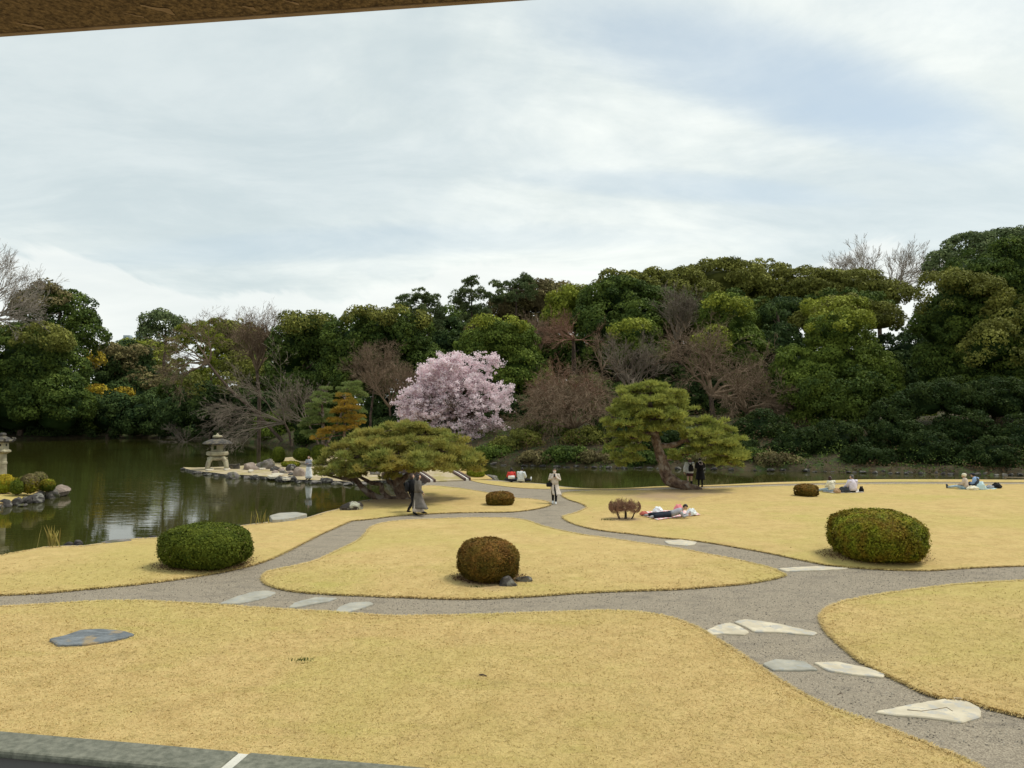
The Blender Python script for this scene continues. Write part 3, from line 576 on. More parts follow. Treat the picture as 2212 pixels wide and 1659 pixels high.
# centre group
tree('evergreen at the left end of the central wood, yellowish along its top', [(640, 755, 55, 72), (690, 740, 55, 62), (625, 820, 48, 55), (660, 850, 60, 45, -2)], 104, 'dark', seed=8, extra=[([(655, 700, 55, 26, -3)], 'olive')])
tree('broad dark evergreen with cauliflower crown left of the cherry', [(770, 750, 72, 70), (850, 735, 85, 68), (900, 790, 60, 60), (800, 820, 80, 55, -2), (740, 810, 50, 50)], 98, 'dark', seed=9, extra=[([(790, 690, 65, 24, -3), (870, 690, 60, 26, -3)], 'olive')])
tree('green evergreen directly behind the pink cherry', [(1080, 755, 82, 68), (1120, 810, 62, 62, -1), (1030, 770, 55, 45), (1140, 850, 45, 45, -1)], 92, 'green', seed=10, extra=[([(1070, 705, 60, 24, -3)], 'yellow')])
tree('grey brown twiggy evergreen on the skyline right of the far pines', [(1110, 675, 60, 38), (1170, 650, 75, 42), (1060, 715, 50, 40), (1200, 690, 60, 40)], 124, 'brownish', seed=11, core=.6)
tree('yellow green dome on the hill left of the great dark canopy', [(1235, 655, 52, 36), (1205, 690, 40, 36), (1270, 690, 42, 36)], 112, 'yellow', seed=12, core=.8)
tree('dark evergreen on the hillside below the left end of the skyline canopy', [(1335, 650, 80, 52), (1300, 715, 60, 60, -2), (1380, 700, 62, 52, -3), (1330, 770, 58, 55, -4)], 106, 'dark', seed=13)
tree('broad olive topped evergreen forming the left shoulder of the skyline', [(1400, 625, 90, 40), (1340, 618, 62, 36), (1470, 640, 80, 60), (1440, 700, 70, 60, -1)], 113, 'olive', seed=14, extra=[([(1420, 680, 90, 60, -6)], 'dark')])
tree('highest dome of the long skyline canopy', [(1560, 615, 100, 58), (1640, 620, 80, 58), (1520, 680, 80, 60), (1620, 700, 90, 65)], 116, 'olive', seed=15, extra=[([(1580, 690, 110, 55, -8)], 'dark')])
tree('flat topped evergreen forming the right shoulder of the skyline', [(1740, 630, 80, 58), (1830, 620, 90, 42), (1910, 640, 62, 36), (1780, 690, 90, 45, -1)], 114, 'olive', seed=16, extra=[([(1830, 665, 100, 36, -6)], 'dark')])
tree('olive green evergreen behind the tangled bare trees', [(1570, 700, 62, 65), (1600, 770, 52, 62, -2), (1545, 770, 50, 55), (1600, 840, 50, 60, -1)], 97, 'green', seed=17, extra=[([(1560, 665, 50, 30, -4), (1540, 740, 35, 35, -6)], 'yellow')])
tree('low rounded light green tree on the slope between two bare trees', [(1370, 730, 55, 36), (1400, 760, 45, 32, -1), (1340, 765, 32, 32)], 99, 'green', seed=18, extra=[([(1365, 712, 42, 16, -3)], 'yellow')])
tree('dark evergreen in the gap left of the big front tree', [(1680, 760, 60, 60), (1650, 830, 50, 60), (1700, 690, 55, 50, 4)], 101, 'deep', seed=19)
tree('flat yellowish crown above the big front tree', [(1820, 685, 80, 45), (1900, 690, 50, 36), (1760, 700, 50, 36)], 102, 'olive', seed=20, extra=[([(1810, 665, 70, 22, -3)], 'yellow')])
tree('big dense evergreen with golden green top in front of the right wood', [(1810, 725, 72, 50), (1820, 790, 92, 70), (1760, 850, 82, 65, -1), (1860, 860, 80, 70, -1), (1725, 800, 55, 55), (1800, 905, 92, 45, -1), (1900, 810, 42, 55)], 80, 'green', seed=21, extra=[([(1812, 700, 72, 32, -3)], 'yellow'), ([(1830, 860, 95, 60, -5)], 'dark')])
tree('towering dark evergreen filling the right edge of the wood', [(2120, 620, 95, 75), (2200, 600, 95, 95), (2060, 700, 80, 72), (2160, 730, 120, 90, -1), (2040, 790, 62, 60), (2230, 820, 120, 100, -1), (2110, 850, 105, 62), (2320, 700, 130, 150)], 76, 'dark', seed=22, tr=.5, core=.8, extra=[([(2080, 640, 90, 60, -4), (2150, 760, 70, 60, -7), (2190, 690, 60, 60, -5)], 'olive')])
tree('thin topped tree on the skyline behind the towering right evergreen', [(2100, 540, 60, 36), (2165, 525, 52, 28), (2050, 570, 45, 36), (2205, 520, 40, 26)], 88, 'pinefar', seed=23, core=0)
tree('dark evergreen low on the far bank between the cherry and the weeping tree', [(1130, 900, 62, 45), (1190, 880, 50, 55), (1080, 905, 45, 36)], 88, 'deep', seed=25)
tree('dark evergreen low on the far bank behind the weeping brown tree', [(1260, 870, 62, 60), (1320, 880, 55, 55), (1210, 900, 50, 40)], 92, 'dark', seed=26)
tree('dark evergreen low behind the island pines', [(660, 900, 50, 55), (720, 900, 55, 60), (780, 905, 50, 50)], 102, 'dark', seed=27)
tree('dark evergreen low behind the pink cherry', [(850, 890, 55, 60), (920, 900, 60, 50), (990, 905, 60, 45)], 96, 'deep', seed=28)
tree('low dark evergreen boughs drooping to the pond under the round tree with ochre leaves', [(150, 900, 55, 44), (230, 895, 60, 50), (310, 900, 60, 46), (375, 910, 42, 38), (90, 915, 50, 36)], 134, 'deep', seed=36, under=-.9)
tree('dark evergreen directly behind the middle of the cherry', [(1000, 840, 62, 50), (950, 830, 50, 50), (1060, 870, 50, 45)], 90, 'deep', seed=35)
tree('dark evergreen low in the leaning tree thicket', [(470, 910, 55, 40), (560, 905, 55, 50), (620, 900, 45, 50)], 128, 'deep', seed=29)
tree('dark evergreen low behind the tangled bare trees', [(1470, 870, 60, 70), (1540, 880, 60, 62), (1400, 890, 55, 50)], 96, 'deep', seed=30)
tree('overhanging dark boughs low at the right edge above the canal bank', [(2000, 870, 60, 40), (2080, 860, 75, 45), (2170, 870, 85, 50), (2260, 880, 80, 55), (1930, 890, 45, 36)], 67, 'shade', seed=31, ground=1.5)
tree('small bright yellow shrub-like tree under the right evergreens', [(1985, 900, 32, 26), (1965, 915, 26, 26)], 84, 'yellow', seed=24, trunk=False)
# filling woodland behind, one tree after another
spots = [(590, 830, 60, 75, 130), (700, 800, 80, 80, 132), (830, 760, 90, 80, 134), (960, 760, 85, 72, 130), (1010, 735, 80, 68, 134), (1120, 760, 85, 72, 128), (1230, 770, 90, 75, 126), (1360, 800, 90, 90, 122), (1470, 800, 90, 95, 120), (1600, 850, 90, 80, 112), (1730, 820, 90, 90, 120), (1950, 790, 75, 85, 108), (2080, 880, 80, 70, 104), (2220, 880, 90, 80, 98), (420, 860, 70, 60, 160), (280, 880, 90, 60, 165), (120, 880, 100, 70, 165)]
where = ['behind the island pines', 'behind the left end of the central wood', 'behind the broad cauliflower crown', 'between the cauliflower crown and the far pines', 'under the far pines', 'behind the grey brown tree', 'below the yellow green dome', 'on the slope behind the light green tree', 'behind the tangled bare trees', 'behind the weeping brown tree and the big pine', 'behind the big front tree', 'in the dark gap left of the towering evergreen', 'behind the yellow shrub-like tree', 'at the far right low behind the towering evergreen', 'low behind the tall left pine', 'low behind the round tree with ochre leaves', 'low behind the far left dome']
for i, ((x, y, rx, ry, d), w) in enumerate(zip(spots, where)):
    tree('dark background evergreen '+w, [(x, y, rx, ry), (x+rx*.5, y+ry*.35, rx*.7, ry*.7), (x-rx*.5, y+ry*.4, rx*.7, ry*.7)], d, 'deep' if i % 2 else 'dark', seed=40+i, leaf=.0021*d)
# dark shrubs along the far waterline
sh_x = [(-60, 915, 60, 38, 133), (30, 922, 60, 30, 130), (140, 925, 62, 26, 130), (240, 925, 58, 26, 131), (330, 925, 52, 24, 130), (430, 930, 45, 22, 126), (520, 930, 48, 28, 122), (600, 925, 48, 38, 112), (690, 930, 45, 45, 100), (770, 930, 45, 45, 94), (850, 935, 45, 40, 88),
        (960, 940, 50, 45, 84), (1020, 900, 48, 38, 88), (1340, 930, 60, 45, 80), (1430, 950, 52, 36, 76), (1650, 930, 62, 42, 76), (1720, 965, 58, 36, 72), (1800, 955, 70, 48, 72), (1880, 985, 52, 32, 67), (1930, 945, 70, 55, 72), (2010, 975, 60, 44, 67), (2080, 940, 70, 62, 72), (2140, 985, 62, 42, 65), (2210, 955, 62, 62, 68), (2290, 985, 62, 45, 64), (1600, 975, 48, 28, 70), (1640, 880, 50, 40, 84)]
for i, (x, y, rx, ry, d) in enumerate(sh_x):
    wh = ['far left water', 'left pond edge under the dome evergreen', 'pond edge left of the reeds', 'pond edge under the round evergreen', 'pond edge left of the dead branches', 'dead branches', 'stone lantern', 'columnar island shrub', 'island pines', 'orange pine', 'low pine crown', 'trunk of the cherry', 'right side of the cherry', 'weeping brown tree', 'left half of the tall pine crown', 'right tip of the tall pine', 'canal bank right of the tall pine', 'big front tree', 'water behind the seated pair', 'foot of the big front tree', 'bank left of the capped woman', 'bank above the capped woman', 'bank right of the man in the vest', 'far right bank', 'right frame edge', 'canal right of the couple', 'foot of the tangled bare trees'][i]
    t_ = .3
    while t_ < 24 and PD(x, y+ry*.35, shore_d(x)+t_)[2] > land_z(PD(x, y, shore_d(x)+t_)[0], shore_d(x)+t_): t_ += .25
    d = shore_d(x)+t_
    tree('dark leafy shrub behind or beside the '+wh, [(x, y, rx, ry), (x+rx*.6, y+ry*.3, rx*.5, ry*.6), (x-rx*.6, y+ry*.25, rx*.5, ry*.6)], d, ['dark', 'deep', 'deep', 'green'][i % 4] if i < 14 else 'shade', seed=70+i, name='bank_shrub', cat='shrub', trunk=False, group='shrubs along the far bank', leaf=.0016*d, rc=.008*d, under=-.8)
for i, (x, y, rx, ry, w_, mt) in enumerate([(1065, 980, 40, 20, 'below the right side of the cherry', 'green'), (1120, 955, 48, 26, 'above the seated pair in red and white', 'olive'), (1165, 990, 40, 16, 'behind the woman with the mask', 'brownish'), (1225, 985, 45, 20, 'right of the woman with the mask', 'dark'), (1290, 990, 42, 17, 'under the weeping brown tree', 'brownish'), (1345, 980, 40, 22, 'left of the tall pine trunk', 'green'), (1400, 992, 36, 16, 'just behind the tall pine trunk', 'dark'), (1460, 985, 40, 20, 'behind the women at the pine', 'green'), (1540, 992, 42, 16, 'under the right half of the tall pine', 'brownish'), (1610, 985, 45, 20, 'right of the tall pine', 'dark'), (1680, 995, 45, 15, 'across from the rusty bush', 'brownish'), (1180, 930, 50, 26, 'high on the bank under the weeping tree', 'green'), (1270, 945, 50, 24, 'high on the bank right of the weeping tree', 'olive')]):
    t_ = .3
    while t_ < 24 and PD(x, y+ry*.35, shore_d(x)+t_)[2] > land_z(PD(x, y, shore_d(x)+t_)[0], shore_d(x)+t_): t_ += .25
    tree('low bank shrub '+w_, [(x, y, rx, ry), (x+rx*.7, y+ry*.3, rx*.5, ry*.6), (x-rx*.7, y+ry*.25, rx*.5, ry*.6)], shore_d(x)+t_, mt, seed=130+i, name='bank_shrub', cat='shrub', trunk=False, group='shrubs along the far bank', leaf=.0016*70, rc=.008*70, under=-.8)
# low growth covering the bank: leaves, fern-like clumps and litter
def undergrowth():
    rg = np.random.default_rng(9); mb = MB(); n = 46000; px = rg.uniform(560, 2400, n); t = rg.random(n)**1.3*24+.1
    d = np.array([shore_d(a) for a in px])+t; x = (px-CX)/F*d; z = np.array([land_z(a, b) for a, b in zip(x, d)])
    hgt = np.array([max(0, mnoise.noise(Vector((a*.45, b*.45, 0)))+.25) for a, b in zip(x, d)])*2.4
    pos = np.column_stack([x, d, z+hgt*rg.random(n)+.05]); nn = nrm(rg.normal(size=(n, 3))*.6+[0, -.5, .7])
    V, Fc = diamonds(pos, nn, rg.uniform(.05, .11, n), rg); mi = (np.array([mnoise.noise(Vector((a*.25, b*.25, 5))) for a, b in zip(x, d)])+rg.normal(0, .16, n)) 
    g_ = mi < .05; T = rg.random(n)
    mb.add(V, Fc[g_], 0, T[g_]); mb.V.append(np.zeros((0, 3))); mb.F.append(Fc[~g_]); mb.M.append(np.full((~g_).sum(), 1)); mb.T.append(T[~g_])
    litter = leaf_mat('dry_litter', (.05, .035, .018), (.15, .10, .05), (.10, .055, .025))
    tag(mb.build('undergrowth', [FM['dark'], litter], kind='stuff'), 'ferns, ivy and brown leaf litter covering the far bank of the canal', 'undergrowth')
undergrowth()
# ------------------------------------------------------------------ bare trees, grown level by level
def grow(rg, base, dirs, L0, r0, levels=5, kids=(5, 5, 5, 4, 4), ratio=.58, spread=.7, wander=.16, up=.05, nseg=5, rmin=.008, flat=1.0):
    P0 = np.asarray(base, float).reshape(-1, 3); D = nrm(np.asarray(dirs, float).reshape(-1, 3)); n = len(D)
    if len(P0) == 1: P0 = np.repeat(P0, n, 0)
    Ln = np.full(n, float(L0)); Rr = np.full(n, float(r0)); segs = []; tips = None
    for lv in range(levels):
        n = len(D); ns = nseg if lv < 3 else 2; p = P0.copy(); d = D.copy(); nodes = []; st = (Ln/ns)[:, None]
        for s in range(ns):
            d = nrm(d+rg.normal(0, wander, d.shape)*[1, 1, flat]+np.array([0, 0, up if np.isscalar(up) else up[min(lv, len(up)-1)]])); q = p+d*st
            ra = Rr*(1-.72*s/ns); rb = Rr*(1-.72*(s+1)/ns); segs.append((p, q, np.maximum(ra, rmin), np.maximum(rb, rmin*.7), np.full(n, lv)))
            nodes.append((q, d, rb)); p = q
        tips = p
        if lv == levels-1: break
        k = kids[lv]; NP, ND, NR, NL = [], [], [], []
        for j in range(k):
            pick = rg.integers(1 if lv == 0 else 0, ns, n) if j else np.full(n, ns-1)
            Q = np.stack([a[0] for a in nodes])[pick, np.arange(n)]; DD = np.stack([a[1] for a in nodes])[pick, np.arange(n)]; RR = np.stack([a[2] for a in nodes])[pick, np.arange(n)]
            side = nrm(rg.normal(size=(n, 3))*[1, 1, flat]); side = nrm(side-DD*(side*DD).sum(1)[:, None]); sp = spread*rg.uniform(.6, 1.3, n)[:, None]*(.35 if j == 0 else 1)
            NP.append(Q); ND.append(nrm(DD+side*sp)); NR.append(np.maximum(RR*.72, rmin)); NL.append(Ln*ratio*rg.uniform(.7, 1.2, n))
        P0, D, Rr, Ln = np.concatenate(NP), np.concatenate(ND), np.concatenate(NR), np.concatenate(NL)
    return segs, tips
def segs_geo(mb, segs, mi=0, thick_lv=2, rg=None, mi2=None):
    for p, q, ra, rb, lv in segs:
        if lv[0] >= 3:
            n = len(p); ax = nrm(q-p); s = nrm(np.cross(ax, np.random.default_rng(n).normal(size=(n, 3))+[0, .8, 0])); V = np.stack([p-s*ra[:, None], p+s*ra[:, None], q+s*rb[:, None], q-s*rb[:, None]], 1).reshape(-1, 3)
            mb.add(V, np.arange(4*n).reshape(-1, 4), mi); continue
        n = len(p); sides = 5 if lv[0] < thick_lv else 3; ax = nrm(q-p); ref = np.tile([.13, .21, 1.0], (n, 1)); s = nrm(np.cross(ax, ref)); u = np.cross(s, ax)
        a = np.arange(sides)*2*math.pi/sides; ring = np.cos(a)[None, :, None]*s[:, None]+np.sin(a)[None, :, None]*u[:, None]
        V = np.concatenate([p[:, None]+ring*ra[:, None, None], q[:, None]+ring*rb[:, None, None]], 1).reshape(-1, 3)
        i = np.arange(sides); j = (i+1) % sides; Fb = np.stack([i, j, j+sides, i+sides], 1); Fc = (Fb[None]+(2*sides*np.arange(n))[:, None, None]).reshape(-1, 4)
        mb.add(V, Fc, mi if (mi2 is None or lv[0] < thick_lv) else mi2)
BT = {3: .60, 4: .62, 5: .55, 6: .80, 7: .72, 8: .75, 9: .8, 10: .82, 11: .85, 12: .92, 13: .88, 14: .92, 15: .85, 16: .78, 17: .78, 18: .72, 19: .70, 20: .78, 21: .72, 22: .8}
def bare_tree(label, base, dirs, L0_, r0, mat, seed=0, name='bare_tree', trunk=None, group='leafless trees round the pond', **kw):
    L0 = L0_*BT.get(seed, .8); rg = np.random.default_rng(seed); base = np.asarray(base, float); o = empty(name, base, 0, label, 'tree', group)
    if trunk is not None:
        tb = MB(); tp = np.asarray(trunk, float)-base; loft(tb, tp, np.linspace(r0*1.5, r0*1.05, len(tp)), 8, 0, (0, 1, .1)); tb.build('trunk', M['bark'], parent=o); start = tp[-1]
    else: start = np.array([0, 0, -.2])
    segs, tips = grow(rg, start, dirs, L0, r0, **kw); mb = MB(); segs_geo(mb, segs); mb.build('branches', mat, parent=o); return o, segs, tips
def fan(rg, n, lo=.3, hi=1.0, zup=.9, yk=.7):
    a = rg.uniform(0, 2*math.pi, n)+np.arange(n)*2.4; s = rg.uniform(lo, hi, n); return np.stack([np.cos(a)*s, np.sin(a)*s*yk, np.full(n, zup)], 1)
RG = np.random.default_rng(77)
def on_land(px, d, z=None):
    x = (px-CX)/F*d; return np.array([x, d, land_z(x, d) if z is None else z])
def H(px_h, d): return px_h/F*d
b = on_land(1905, 122); bare_tree('pale leafless tree fanning out on the right skyline', b, fan(RG, 14, .6, 1.7, .62), H(110, 122), .26, M['twig_grey'], seed=3, trunk=[b, PD(1900, 700, 122), PD(1900, 648, 122)], kids=(4, 4, 4, 4), ratio=.62, spread=.5, up=.06, wander=.12, rmin=.022)
b = on_land(1805, 128); bare_tree('faint small leafless tree just left of the skyline fan', b, fan(RG, 6, .5, 1.0, .7), H(50, 128), .12, M['twig_grey'], seed=4, trunk=[b, PD(1800, 640, 128), PD(1800, 600, 128)], kids=(4, 4, 4), levels=4, ratio=.6, rmin=.02)
b = on_land(2035, 122); bare_tree('leafless tree top between the skyline fan and the towering evergreen', b, fan(RG, 6, .4, 1.0, .9), H(75, 122), .15, M['twig_grey'], seed=5, trunk=[b, PD(2030, 700, 122), PD(2030, 625, 122)], kids=(4, 4, 4, 4), ratio=.6, rmin=.022)
b = on_land(-70, 122, 1.0); bare_tree('grey leafless tree entering at the upper left edge', b, nrm(np.array([(1, 0, .55), (.9, .2, .9), (.6, -.3, 1.1), (1, -.1, .25), (1, .3, .1), (.3, 0, 1.2), (.9, -.3, .0), (.8, .1, .7), (.5, 0, 1)])), H(105, 122), .28, M['twig_grey'], seed=6, trunk=[b, PD(-60, 800, 122), PD(-50, 690, 122)], kids=(5, 5, 4, 4), ratio=.6, spread=.55, up=.05, rmin=.02)
b = on_land(1238, 94); bare_tree('tall reddish leafless conifer with twin pale stems on the slope', b, fan(RG, 12, .5, 1.0, .35), H(62, 94), .10, M['twig_red'], seed=7, trunk=[b, PD(1243, 800, 94), PD(1240, 735, 94)], kids=(6, 5, 5), levels=4, ratio=.6, spread=.6, up=0.02, rmin=.014)
b = on_land(1175, 98); bare_tree('pale brown leafless tree left of the reddish conifer', b, fan(RG, 7, .3, .8, .9), H(55, 98), .12, M['twig'], seed=8, trunk=[b, PD(1160, 800, 98), PD(1165, 760, 98)], kids=(5, 5, 4, 4), ratio=.6, rmin=.014)
b = on_land(1290, 92); bare_tree('slender forked leafless tree beside the reddish conifer', b, fan(RG, 4, .2, .5, 1.0), H(60, 92), .10, M['twig'], seed=9, trunk=[b, PD(1305, 850, 92), PD(1300, 800, 92)], kids=(4, 4, 4), levels=4, rmin=.012)
b = on_land(1460, 100); bare_tree('tall greyish pink leafless tree rising before the dark canopy', b, fan(RG, 8, .3, .7, 1.1), H(70, 100), .2, M['twig_pale'], seed=10, trunk=[b, PD(1475, 820, 100), PD(1462, 735, 100)], kids=(5, 5, 5, 4), ratio=.58, spread=.5, rmin=.016, up=.05)
b = on_land(1375, 86); bare_tree('upright leafless tree behind the crown of the tall pine', b, fan(RG, 9, .35, .9, 1.0), H(72, 86), .16, M['twig_pale'], seed=11, trunk=[b, PD(1375, 880, 86), PD(1370, 850, 86)], kids=(5, 5, 4, 4), ratio=.6, spread=.5, rmin=.013)
b = on_land(1540, 84); bare_tree('large tangled leafless tree right of the tall pine', b, nrm(np.array([(-.6, 0, 1), (-.2, -.4, 1), (.5, 0, .8), (.9, -.2, .35), (1, .2, .1), (-.9, -.2, .6), (.2, .4, 1), (1, -.4, -.05), (-.1, -.1, 1.1), (.7, .1, .6)])), H(98, 84), .22, M['twig'], seed=12, trunk=[b, PD(1540, 900, 84), PD(1535, 855, 84)], kids=(6, 5, 5, 4), ratio=.6, spread=.75, wander=.22, up=.0, rmin=.014)
b = on_land(1625, 80); bare_tree('spreading leafless tree arching down to the canal at right', b, nrm(np.array([(-.8, -.2, .6), (.8, 0, .5), (1, -.3, .2), (.9, .2, .35), (-.5, -.4, .8), (.2, -.5, .7), (-.9, .1, .3)])), H(80, 80), .16, M['twig'], seed=13, trunk=[b, PD(1620, 920, 80), PD(1612, 890, 80)], kids=(6, 5, 5, 4), ratio=.58, spread=.7, wander=.2, up=-.02, rmin=.013)
b = on_land(1230, 74); bare_tree('weeping brown leafless tree over the canal between cherry and tall pine', b, nrm(np.array([(-.9, -.3, .7), (-.5, -.5, 1), (.2, -.4, 1.1), (.8, -.2, .8), (.9, .1, .5), (-.8, .2, .5), (0, .3, 1.1), (.5, -.6, .6), (-.3, -.7, .5), (-1, 0, .3)])), H(85, 74), .17, M['twig'], seed=14, trunk=[b, PD(1245, 960, 74), PD(1240, 925, 74)], kids=(7, 6, 5, 4), ratio=.6, spread=.75, wander=.17, up=(.05, -.03, -.10, -.16), rmin=.012)
b = on_land(1235, 79); bare_tree('reddish brown leafless tree behind the weeping one', b, fan(RG, 9, .5, 1.1, .8), H(70, 79), .13, M['twig_red'], seed=15, trunk=[b, PD(1235, 930, 79), PD(1232, 890, 79)], kids=(6, 6, 5, 4), ratio=.58, spread=.7, up=(.03, -.02, -.05), rmin=.012)
b = on_land(850, 86); bare_tree('reddish leafless tree left of the cherry', b, fan(RG, 10, .5, 1.1, .9), H(72, 86), .11, M['twig'], seed=16, trunk=[b, PD(845, 930, 86), PD(842, 880, 86)], kids=(6, 6, 5, 4), ratio=.58, spread=.7, rmin=.012)
b = on_land(800, 92); bare_tree('brown leafless tree with tangled top above the orange pine', b, fan(RG, 9, .4, 1.0, 1), H(70, 92), .11, M['twig'], seed=17, trunk=[b, PD(800, 900, 92), PD(808, 840, 92)], kids=(6, 5, 5, 4), ratio=.58, rmin=.013)
b = on_land(560, 108); bare_tree('brown leafless tree between the tall left pine and the central wood', b, fan(RG, 10, .35, .9, 1), H(90, 108), .2, M['twig'], seed=18, trunk=[b, PD(560, 860, 108), PD(555, 800, 108)], kids=(6, 5, 5, 4), ratio=.6, rmin=.016)
b = np.array([*PD(610, 960, 99)[:2], .3]); bare_tree('leafless tree leaning far left over the pond with a thick mossy trunk', b, nrm(np.array([(-1, 0, .35), (-.9, -.2, -.1), (-.4, 0, .9), (-1, .2, .7), (-.9, 0, -.3), (.2, .1, 1)])), H(90, 99), .15, M['twig'], seed=19, trunk=[b, PD(575, 915, 99), PD(540, 880, 99), PD(500, 845, 99), PD(470, 810, 99), PD(450, 785, 99)], kids=(6, 5, 5, 4), ratio=.58, spread=.7, up=-.02, rmin=.013)
b = np.array([*PD(630, 955, 88)[:2], .2]); bare_tree('pale branched leafless tree reaching low over the water behind the stone lantern', b, nrm(np.array([(-1, -.1, .3), (-1, .1, .12), (-.9, -.2, .55), (-1, 0, .45), (-.6, -.1, .9), (-.9, .2, .02), (-1, -.3, -.02), (-.2, -.1, .9)])), H(120, 88), .11, M['twig_pale'], seed=20, trunk=[b, PD(625, 935, 88), PD(615, 915, 88)], kids=(6, 5, 4, 4), ratio=.55, spread=.6, wander=.14, up=-.015, rmin=.013, flat=.6)
b = np.array([*PD(690, 950, 86)[:2], .2]); bare_tree('pale branched leafless tree beside the island pines', b, nrm(np.array([(-1, -.1, .6), (-.9, .1, .9), (-1, 0, .3), (-.6, -.2, 1), (-1, .1, .75), (-.3, 0, 1)])), H(75, 86), .08, M['twig_pale'], seed=21, trunk=[b, PD(680, 940, 86), PD(665, 915, 86)], kids=(6, 5, 4, 4), ratio=.56, spread=.6, rmin=.012)
b = np.array([*PD(400, 957, 120)[:2], -.5]); bare_tree('bleached dead branch fallen into the pond left of the stone lantern', b, nrm(np.array([(-1, -.2, .12), (-1, .2, .2), (-.7, 0, .35), (.8, .1, .1), (-.9, -.1, .03), (.5, -.3, .2), (-.3, 0, .5)])), H(42, 120), .10, M['twig_pale'], seed=22, kids=(5, 5, 4), levels=4, ratio=.55, spread=.8, rmin=.02, name='fallen_branch', group=None)
# ------------------------------------------------------------------ cherry in blossom
def cherry():
    d = 80; b = on_land(985, d); rg = np.random.default_rng(5); o = empty('cherry_tree', b, 0, 'cherry tree in full pink blossom on the far bank', 'tree')
    env = [(955, 800, 52, 40), (1040, 800, 42, 42), (1000, 840, 70, 45), (920, 850, 52, 36), (890, 885, 38, 34), (950, 890, 60, 36), (1030, 880, 60, 42), (1080, 860, 36, 38), (1000, 925, 55, 24), (1050, 918, 42, 26), (905, 905, 45, 26), (1005, 948, 28, 14), (1085, 925, 25, 10), (975, 785, 22, 22), (925, 815, 32, 22), (1060, 785, 18, 20), (1100, 845, 12, 14), (880, 900, 22, 22)]
    segs, tips = grow(rg, np.array([0, 0, 1.5]), nrm(np.array([(-1, -.2, .8), (-.6, -.3, 1), (0, 0, 1.1), (.6, -.1, 1), (1, -.1, .6), (.5, -.5, .7), (-.9, -.4, .3), (.9, -.4, .2), (-.3, .5, 1)])), H(62, d), .2, kids=(6, 5, 4, 4), ratio=.55, spread=.7, up=(.02, 0, -.05), rmin=.014)
    tb = MB(); loft(tb, [(0, 0, -.3), (.1, 0, .8), (0, 0, 1.6)], [.42, .36, .3], 8); segs_geo(tb, segs); tb.build('branches', M['bark'], parent=o)
    mb = MB(); k = d/F
    for x, y, rx, ry in env:
        for do in ((0, 1.8) if rx > 30 else (0,)):
            c = PD(x+rg.normal(0, 4), y, d-1.0+do+rg.normal(0, .5))-b; r = np.array([rx*k, rx*k*.8, ry*k])
            K = int((12+rx*ry*.026)*(1 if x < 1010 else .55)); S = sph(rg, K)*rg.uniform(.3, 1.12, (K, 1)); S[:, 2] = np.where(rg.random(K) < .5, np.abs(S[:, 2]), S[:, 2]); cc = c+S*r; rr = rg.uniform(.15, .42, K); nl = (rr**2*420).astype(int)+8
            dens = np.clip(1.15-.6*((x-900)/200), .35, 1.0)      # thinner towards the right
            nl = (nl*dens).astype(int)+4; idx = np.repeat(np.arange(K), nl)
            pos = cc[idx]+rg.normal(0, .5, (len(idx), 3))*rr[idx][:, None]*[1.2, 1, .75]
            V, Fc = diamonds(pos, nrm(rg.normal(size=(len(idx), 3))+[0, -.3, .5]), rg.uniform(.06, .13, len(idx)), rg, .8); mb.add(V, Fc, 0, rg.random(len(idx)))
    bl = leaf_mat('cherry_blossom', (.82, .66, .70), (.95, .87, .89), (.90, .78, .81), trans=.38, nscale=.6)
    mb.build('blossom', bl, parent=o)
cherry()
# ------------------------------------------------------------------ pines
def needles(mb, c, r, n, ln, w, rg, mi=0, tint=.5):
    S = sph(rg, n); S[:, 2] = np.where(S[:, 2] < -.35, -S[:, 2], S[:, 2]); lump = rg.uniform(.75, 1.05, n)
    base = c+S*r*lump[:, None]; D = nrm(S*[.9, .9, .6]+rg.normal(0, .45, (n, 3))+[0, 0, .55]); side = nrm(np.cross(D, rg.normal(size=(n, 3))))
    L = (ln*rg.uniform(.6, 1.2, n))[:, None]; W = w*rg.uniform(.7, 1.3, (n, 1))
    V = np.stack([base-side*W*1.5, base+side*W*1.5, base+D*L], 1).reshape(-1, 3); mb.add(V, np.arange(3*n).reshape(-1, 3), mi, np.clip(tint+rg.normal(0, .22, n), 0, 1))
def needle_mat(name, c1, c2, c3): return leaf_mat(name, c1, c2, c3, rough=.65, spec=.15, trans=.38, nscale=.9)
PM = {'yellow': needle_mat('bright_pine_needles', (.15, .19, .04), (.42, .44, .10), (.33, .34, .08)),
      'olive': needle_mat('olive_pine_needles', (.14, .175, .04), (.40, .42, .11), (.44, .33, .08)),
      'blue': needle_mat('pale_green_pine_needles', (.10, .14, .04), (.30, .35, .12), (.20, .26, .07)),
      'orange': needle_mat('orange_pine_needles', (.20, .14, .02), (.48, .28, .04), (.30, .24, .04))}
